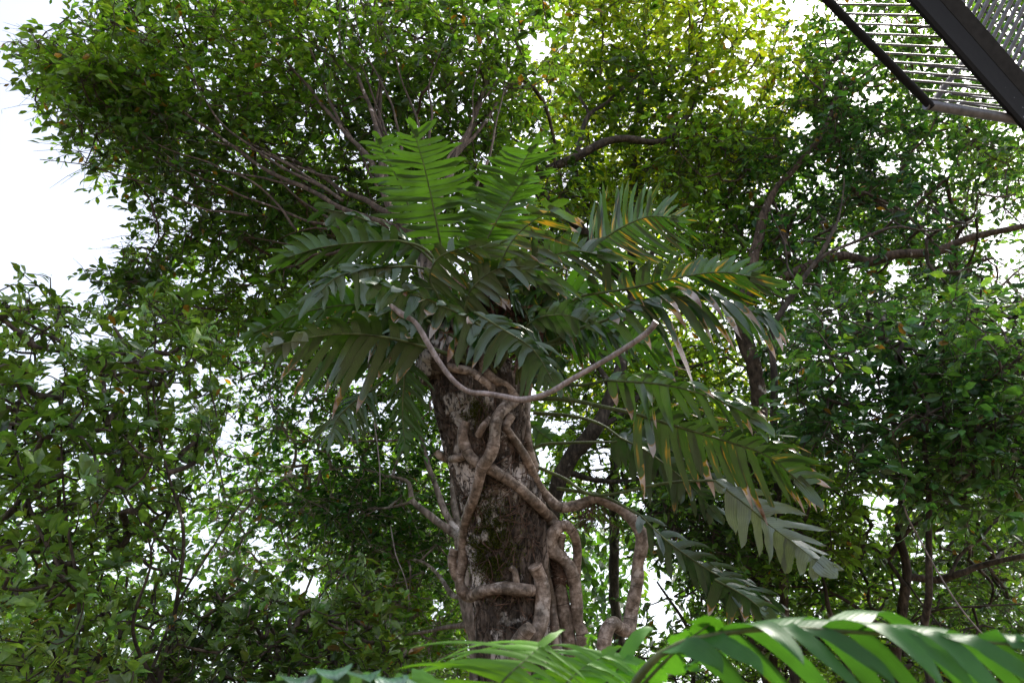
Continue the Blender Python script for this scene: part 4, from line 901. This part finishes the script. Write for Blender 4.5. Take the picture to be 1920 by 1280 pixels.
# more leaves springing all round the head of the climber
g = np.random.default_rng(41); hc = P(905, 590, 5.05)
for k in range(16):
    az = g.uniform(0, 2 * np.pi); out = np.array([math.cos(az), math.sin(az) * .55, 0]); Ls = g.uniform(.45, .8)
    rise = g.uniform(.0, .30); p0 = hc + out * .12 + g.normal(0, .04, 3)
    arc_ = [p0 + out * Ls * f + np.array([0, 0, rise * math.sin(f * 2.2) - .34 * f * f]) for f in (.22, .5, .78, 1.0)]
    px_, py_, d_ = project(np.array(arc_)); rb = list(zip(px_, py_, d_)); st = project(np.array([p0]))
    sgn = 1 if out[0] > 0 else -1; hw = g.uniform(42, 62)
    a_ = [(sgn * hw * .35, -hw * .75), (sgn * hw * .55, -hw * .6), (sgn * hw * .35, -6)]; b_ = [(sgn * hw * .3, hw * .9), (sgn * hw * .5, hw), (sgn * hw * .3, hw * .4)]
    L(rb, a_, b_, n=int(g.integers(9, 13)), col=[DARKG, OLIVE, BLUEG, GREY][k % 4], dry=g.uniform(.2, .8), yel=g.uniform(0, .5), sag=g.uniform(.15, .45), lift=g.uniform(.1, .3), curl=g.uniform(.15, .5), perf=.3,
      stalk=[(905, 640, 5.1), (st[0][0], st[1][0], st[2][0]), rb[0]], seed=200 + k)
# undivided young leaves
for k, (rb, a, b, c) in enumerate([
 ([(978,668,5.1),(1005,690,5.05),(1042,712,5.0)], [(14,-22),(24,-20),(6,-3)], [(-10,24),(-4,30),(0,4)], BLUEG),
 ([(990,790,5.2),(1020,815,5.2),(1054,838,5.15)], [(16,-10),(20,-6),(2,0)], [(-6,26),(-2,30),(0,4)], MIDG),
 ([(1084,1008,5.1),(1105,1022,5.05),(1130,1042,5.0)], [(8,-10),(10,-6),(1,0)], [(-4,10),(-3,12),(0,1)], FRESH),
 ([(1092,1042,5.15),(1108,1085,5.1),(1124,1130,5.05)], [(12,4),(12,8),(1,1)], [(-8,8),(-8,10),(0,1)], MIDG),
 ([(925,655,4.8),(915,640,4.7),(880,632,4.6)], [(-6,-12),(-8,-10),(-3,0)], [(-6,16),(-8,18),(-3,2)], OLIVE)]):
    big_leaf(climber, rb, a, b, n=6, col=c, dry=.05, yel=.05, entire=True, sag=.02, lift=.02, seed=60 + k, stalk_r=.005, nm='leaf')
# bare leaf stalks still springing from the crown
for k, st in enumerate([[(870,700,4.95),(850,660,4.85),(862,632,4.8),(900,640,4.8),(935,690,4.8)], [(985,745,4.95),(975,700,4.9),(1000,660,4.85),(1060,640,4.8)], [(968,720,4.95),(975,650,4.85),(1000,590,4.8)], [(880,690,4.9),(860,640,4.85),(800,600,4.85)],
    [(930,600,4.9),(935,540,4.9),(930,470,5.0)], [(870,620,5),(850,540,5.1),(845,450,5.2)], [(1010,870,5.05),(1000,840,5.1),(985,790,5.1)]]):
    a = np.array(st, float); m = MB(); tube(m, smooth(P(a[:, 0], a[:, 1], a[:, 2]), .02), .010, seg=8); m.build('stalk', M_STALK, climber)
big_leaf(climber, [(578,640,4.42),(545,640,4.4),(500,652,4.36)], [(-4,-18,-.03),(-10,-20,-.04),(-8,-8)], [(-6,16,.01),(-8,18,.01),(-6,6)], n=5, col=(.16,.21,.15), dry=.55, yel=0, entire=True, sag=.1, lift=.3, seed=95, stalk_r=.004)
# dead brown sheaths in the heart of the plant
M_DEAD = bark_mat('dead_sheath', (0.03, 0.015, 0.010), (0.11, 0.05, 0.032), (0.26, 0.17, 0.13), scale=10, bump=.4, stretch=1, rough=.7)
dm = MB(); g = np.random.default_rng(12)
for k in range(90):
    x, y = g.normal(925, 38), g.normal(590, 38); d = g.uniform(4.85, 5.25); p0 = P(x, y, d)
    q = smooth(np.array([p0, p0 + g.normal(0, .06, 3), p0 + g.normal(0, .12, 3) + [0, 0, -.08]]), .02); T = unit(np.gradient(q, axis=0)); W = unit(np.cross(T, g.normal(0, 1, 3)))
    wd = np.sin(np.linspace(.2, 3.0, len(q)))[:, None] * g.uniform(.01, .035); v = np.stack([q - W * wd, q + np.cross(T, W) * wd * .5, q + W * wd], 1).reshape(-1, 3)
    i, j = np.meshgrid(np.arange(len(q) - 1), np.arange(2), indexing='ij'); dm.add(v, np.stack([i * 3 + j, i * 3 + j + 1, (i + 1) * 3 + j + 1, (i + 1) * 3 + j], -1).reshape(-1, 4))
tag(dm.build('dead_leaves', M_DEAD, climber), kind='stuff')

# bare bent stem hanging in front
s = [(732,572,4.62,5),(752,588,4.6,8),(776,602,4.58,6),(790,622,4.56,7),(806,650,4.54,7),(828,685,4.52,6.5),(852,715,4.5,6.5),(879,734,4.5,6.5),(908,737,4.5,6.5),(944,743,4.5,7),(980,749,4.5,8),(1027,737,4.47,7),(1072,711,4.44,7),(1116,686,4.4,6.5),(1176,650,4.36,7),(1215,622,4.32,7.5),(1230,603,4.3,8.5)]
a = np.array(s, float); a[:, 2] -= .28; rows = smooth(np.column_stack([P(a[:, 0], a[:, 1], a[:, 2]), a[:, 3] * a[:, 2] / F]), .012)
m = MB(); tube(m, rows[:, :3], rows[:, 3] * .76, seg=14, rough=.04); o = m.build('hanging_stem', M_STICK)
tag(o, 'bare pale curved stem hanging across the thick trunk, snapped at its right end', 'stem')

# ------------------------------------------------------------------ plants in the foreground
M_FORE = blade_mat('foreground_leaf', vein=.35, trans=.36, rough=.38, spec=.35, tint=(1.7, 1.6, .4))
fa = thing('foreground_plant', 'bright green divided leaves fanning in front of the foot of the thick trunk', 'plant')
B = lambda par, *a, **k: big_leaf(par, *a, mat=M_FORE, **k)
B(fa, [(900,1335,1.45),(945,1272,1.47),(985,1234,1.5),(1020,1204,1.54)], [(-150,-20,-.05),(-190,-40,-.05),(-225,-30,0),(-215,0,.02)], [(120,36),(120,44),(110,52),(80,44)], n=12, term=.3, tipe=(.2, .45), wscale=.85, col=(.10,.25,.02), dry=0, yel=.02, gap=.4, web=.22, sag=.2, lift=.11, fold=.12, stalk=[(960,1800,1.5),(900,1500,1.45),(900,1340,1.45)], stalk_r=.004, seed=40)
B(fa, [(1010,1362,1.62),(1040,1305,1.64),(1085,1256,1.66),(1140,1224,1.7)], [(-90,-30),(-110,-40),(-90,-30)], [(110,20),(130,40),(110,50),(80,30)], n=11, term=.4, tipe=(.2, .45), wscale=.85, col=(.085,.22,.02), dry=0, yel=.08, gap=.45, web=.22, sag=.2, lift=.14, stalk=[(1000,1800,1.6),(990,1480,1.6),(1010,1345,1.62)], stalk_r=.004, seed=47)
B(fa, [(1075,1330,1.65),(1130,1285,1.68),(1160,1250,1.7),(1175,1228,1.72)], [(-120,-20),(-150,-40),(-110,-20)], [(100,-10),(110,10),(70,30)], n=7, col=(.07,.22,.022), dry=0, yel=.1, gap=.25, web=.3, sag=.15, lift=.15, stalk=[(1060,1800,1.7),(1050,1450,1.65),(1075,1330,1.65)], stalk_r=.005, seed=41)
B(fa, [(1080,1290,1.9),(1098,1240,1.9),(1108,1190,1.92)], [(-14,-6),(-16,-10),(-2,-4)], [(14,6),(16,4),(2,0)], n=5, col=(.11,.28,.03), dry=0, yel=0, entire=True, sag=.02, lift=.02, stalk=[(1070,1700,1.9),(1075,1400,1.9),(1080,1290,1.9)], stalk_r=.004, seed=42)
for st in ([(1000,1330,1.7),(1030,1290,1.7),(1020,1245,1.7),(995,1225,1.7)], [(1060,1330,1.75),(1062,1280,1.75),(1085,1240,1.75),(1110,1230,1.75)]):
    a = np.array(st, float); m = MB(); tube(m, smooth(P(a[:, 0], a[:, 1], a[:, 2]), .01), .006, seg=8); m.build('stalk', M_STALK, fa)
fb = thing('foreground_plant', 'long arching leaf with broad folded lobes across the lower right corner', 'plant')
B(fb, [(1235,1225,1.3),(1300,1196,1.3),(1430,1176,1.28),(1613,1182,1.24),(1780,1194,1.2),(1990,1215,1.14)], [(110,10,-.07),(160,65,-.09),(185,95,-.09),(190,95,-.07)], [(150,50,.04),(230,105,.05),(260,120,.05),(200,90,.03)], n=11, tipe=(.2, .4), col=(.045,.15,.034), dry=.1, yel=.2, gap=.34, web=.15, sag=.3, lift=.36, fold=.06, curl=.2, stalk=[(1120,1700,1.4),(1150,1400,1.35),(1185,1290,1.32),(1235,1225,1.3)], stalk_r=.008, seed=43, wscale=1.02)
B(fb, [(1165,1330,1.42),(1215,1270,1.38),(1275,1210,1.34),(1330,1168,1.3)], [(-16,-6),(-30,-14),(-20,-6)], [(20,14),(34,24),(26,10)], n=6, col=(.05,.16,.025), dry=0, yel=.05, entire=True, sag=.03, lift=.03, seed=44, stalk_r=.006)
B(fb, [(1270,1258,1.5),(1310,1236,1.5),(1360,1232,1.48)], [(14,-10),(20,-8),(6,-2)], [(16,8),(20,12),(6,3)], n=5, col=(.05,.17,.03), dry=0, yel=.1, entire=True, sag=.03, lift=.06, seed=45, stalk_r=.003, stalk=[(1190,1400,1.5),(1225,1290,1.5),(1270,1258,1.5)])
fc = thing('foreground_plant', 'blue green leaf tops just rising over the bottom edge left of the thick trunk', 'plant')
big_leaf(fc, [(380,1330,1.35),(500,1296,1.35),(640,1284,1.33),(800,1300,1.3)], [(-20,-14,-.06),(-10,-24,-.08),(30,-20,-.08),(40,-5,-.05)], [(40,60),(60,60),(50,40)], n=8, mat=M_BLADE_D, col=(.05,.12,.075), dry=0, yel=0, gap=.14, web=.35, sag=.15, lift=.22, stalk=[(420,1900,1.5),(360,1500,1.4),(380,1330,1.35)], stalk_r=.007, seed=46, wscale=1.4)

# ------------------------------------------------------------------ elevated walkway, top right
M_STEEL = metal_mat('galvanised_steel', (.19, .19, .215), .5, .7); M_BEAM = metal_mat('dark_steel', (.012, .012, .014), .75, .0)
M_BEAM2 = metal_mat('weathered_steel', (.045, .045, .055), .65, .1)
wk = thing('elevated_walkway', 'dark steel beam and barred guard of a raised walkway in the top right corner', 'walkway')
def rod(a, b, r, nm, mat, seg=12, par=None):
    m = MB(); q = smooth(np.vstack([PP([a])[0], PP([b])[0]]), .2); tube(m, q, r, seg=seg); return m.build(nm, mat, par or wk)
rod((1500,-52,3.0), (1746,200,3.2), .017, 'handrail', M_BEAM)
rod((1736,196,3.2), (1916,226,3.3), .021, 'lower_rail', M_STEEL)
rod((1744,200,3.2), (1812,108,3.5), .013, 'brace', M_BEAM2)
ys = [-30,-10,8,26,45,63,82,99,116,134,150,167,184]
for k, y in enumerate(ys):
    x0 = np.interp(y, [-52, 200], [1500, 1746]); d0 = np.interp(x0, [1500, 1746], [3.0, 3.2]); x1 = x0 + 175
    rod((x0, y, d0), (x1 + 12, y + (1 + k) * 1.6 - 2, d0 + .12), .0045, 'bar', M_STEEL, 8)
    if k > 7: rod((x0 + 70, y + (1 + k) * .8, d0 + .2), (x1 + 12, y + (1 + k) * 1.6 + 4, d0 + .3), .0045, 'bar', M_STEEL, 8)
def prism(corners, off, nm, mat, par):
    """corners in order, pushed by off (3D) to give thickness"""
    a = np.array(corners); b = a + off; n = len(a); m = MB(); v = np.vstack([a, b])
    m.add(v, np.arange(n)[None, ::-1]); m.add(v, np.arange(n, 2 * n)[None])
    i = np.arange(n); m.add(v, np.stack([i, (i + 1) % n, (i + 1) % n + n, i + n], -1)); return m.build(nm, mat, par, smooth=False)
A0 = P(1655, -60, 3.05); A1 = P(1958, 282, 3.3); bd = unit(A1 - A0); A0 = A0 - bd * .6; A1 = A1 + bd * .8
low = unit(np.cross(bd, FW)) ; low = low if low @ RT > 0 else -low      # across the beam, towards the right of the view
dep = unit(np.cross(bd, low)); dep = dep if dep @ FW > 0 else -dep
prism([A0, A1, A1 + low * .018, A0 + low * .018], dep * .02, 'beam_edge', M_STEEL if False else M_BEAM, wk)
prism([A0 + low * .018 + dep * .004, A1 + low * .018 + dep * .004, A1 + low * .15 + dep * .09, A0 + low * .15 + dep * .09], dep * .012, 'beam_web', M_BEAM, wk)
M_BEAM2 = metal_mat('weathered_steel', (.03, .03, .032), .65, .1)
prism([A0 + low * .15 + dep * .088, A1 + low * .15 + dep * .088, A1 + low * .215 + dep * .088, A0 + low * .215 + dep * .088], dep * .012, 'beam_flange', M_BEAM2, wk)
# deck grating beyond the beam
gm = MB(); o0 = A0 + low * .18 + dep * .115; Lb = np.linalg.norm(A1 - A0); up2 = unit(low * .97 - bd * .25)
for k in range(int(Lb / .034)):
    p0 = o0 + bd * (k * .034 + .5) ; tube(gm, np.array([p0, p0 + up2 * 1.5]), .0085, seg=8)
for k in range(1, 26):
    q0 = o0 + up2 * (k * .055) + dep * .009; q1 = q0 + bd * Lb
    tube(gm, np.array([q0, q1]), .0035, seg=6)
gm.build('deck_grating', M_STEEL, wk, smooth=False)
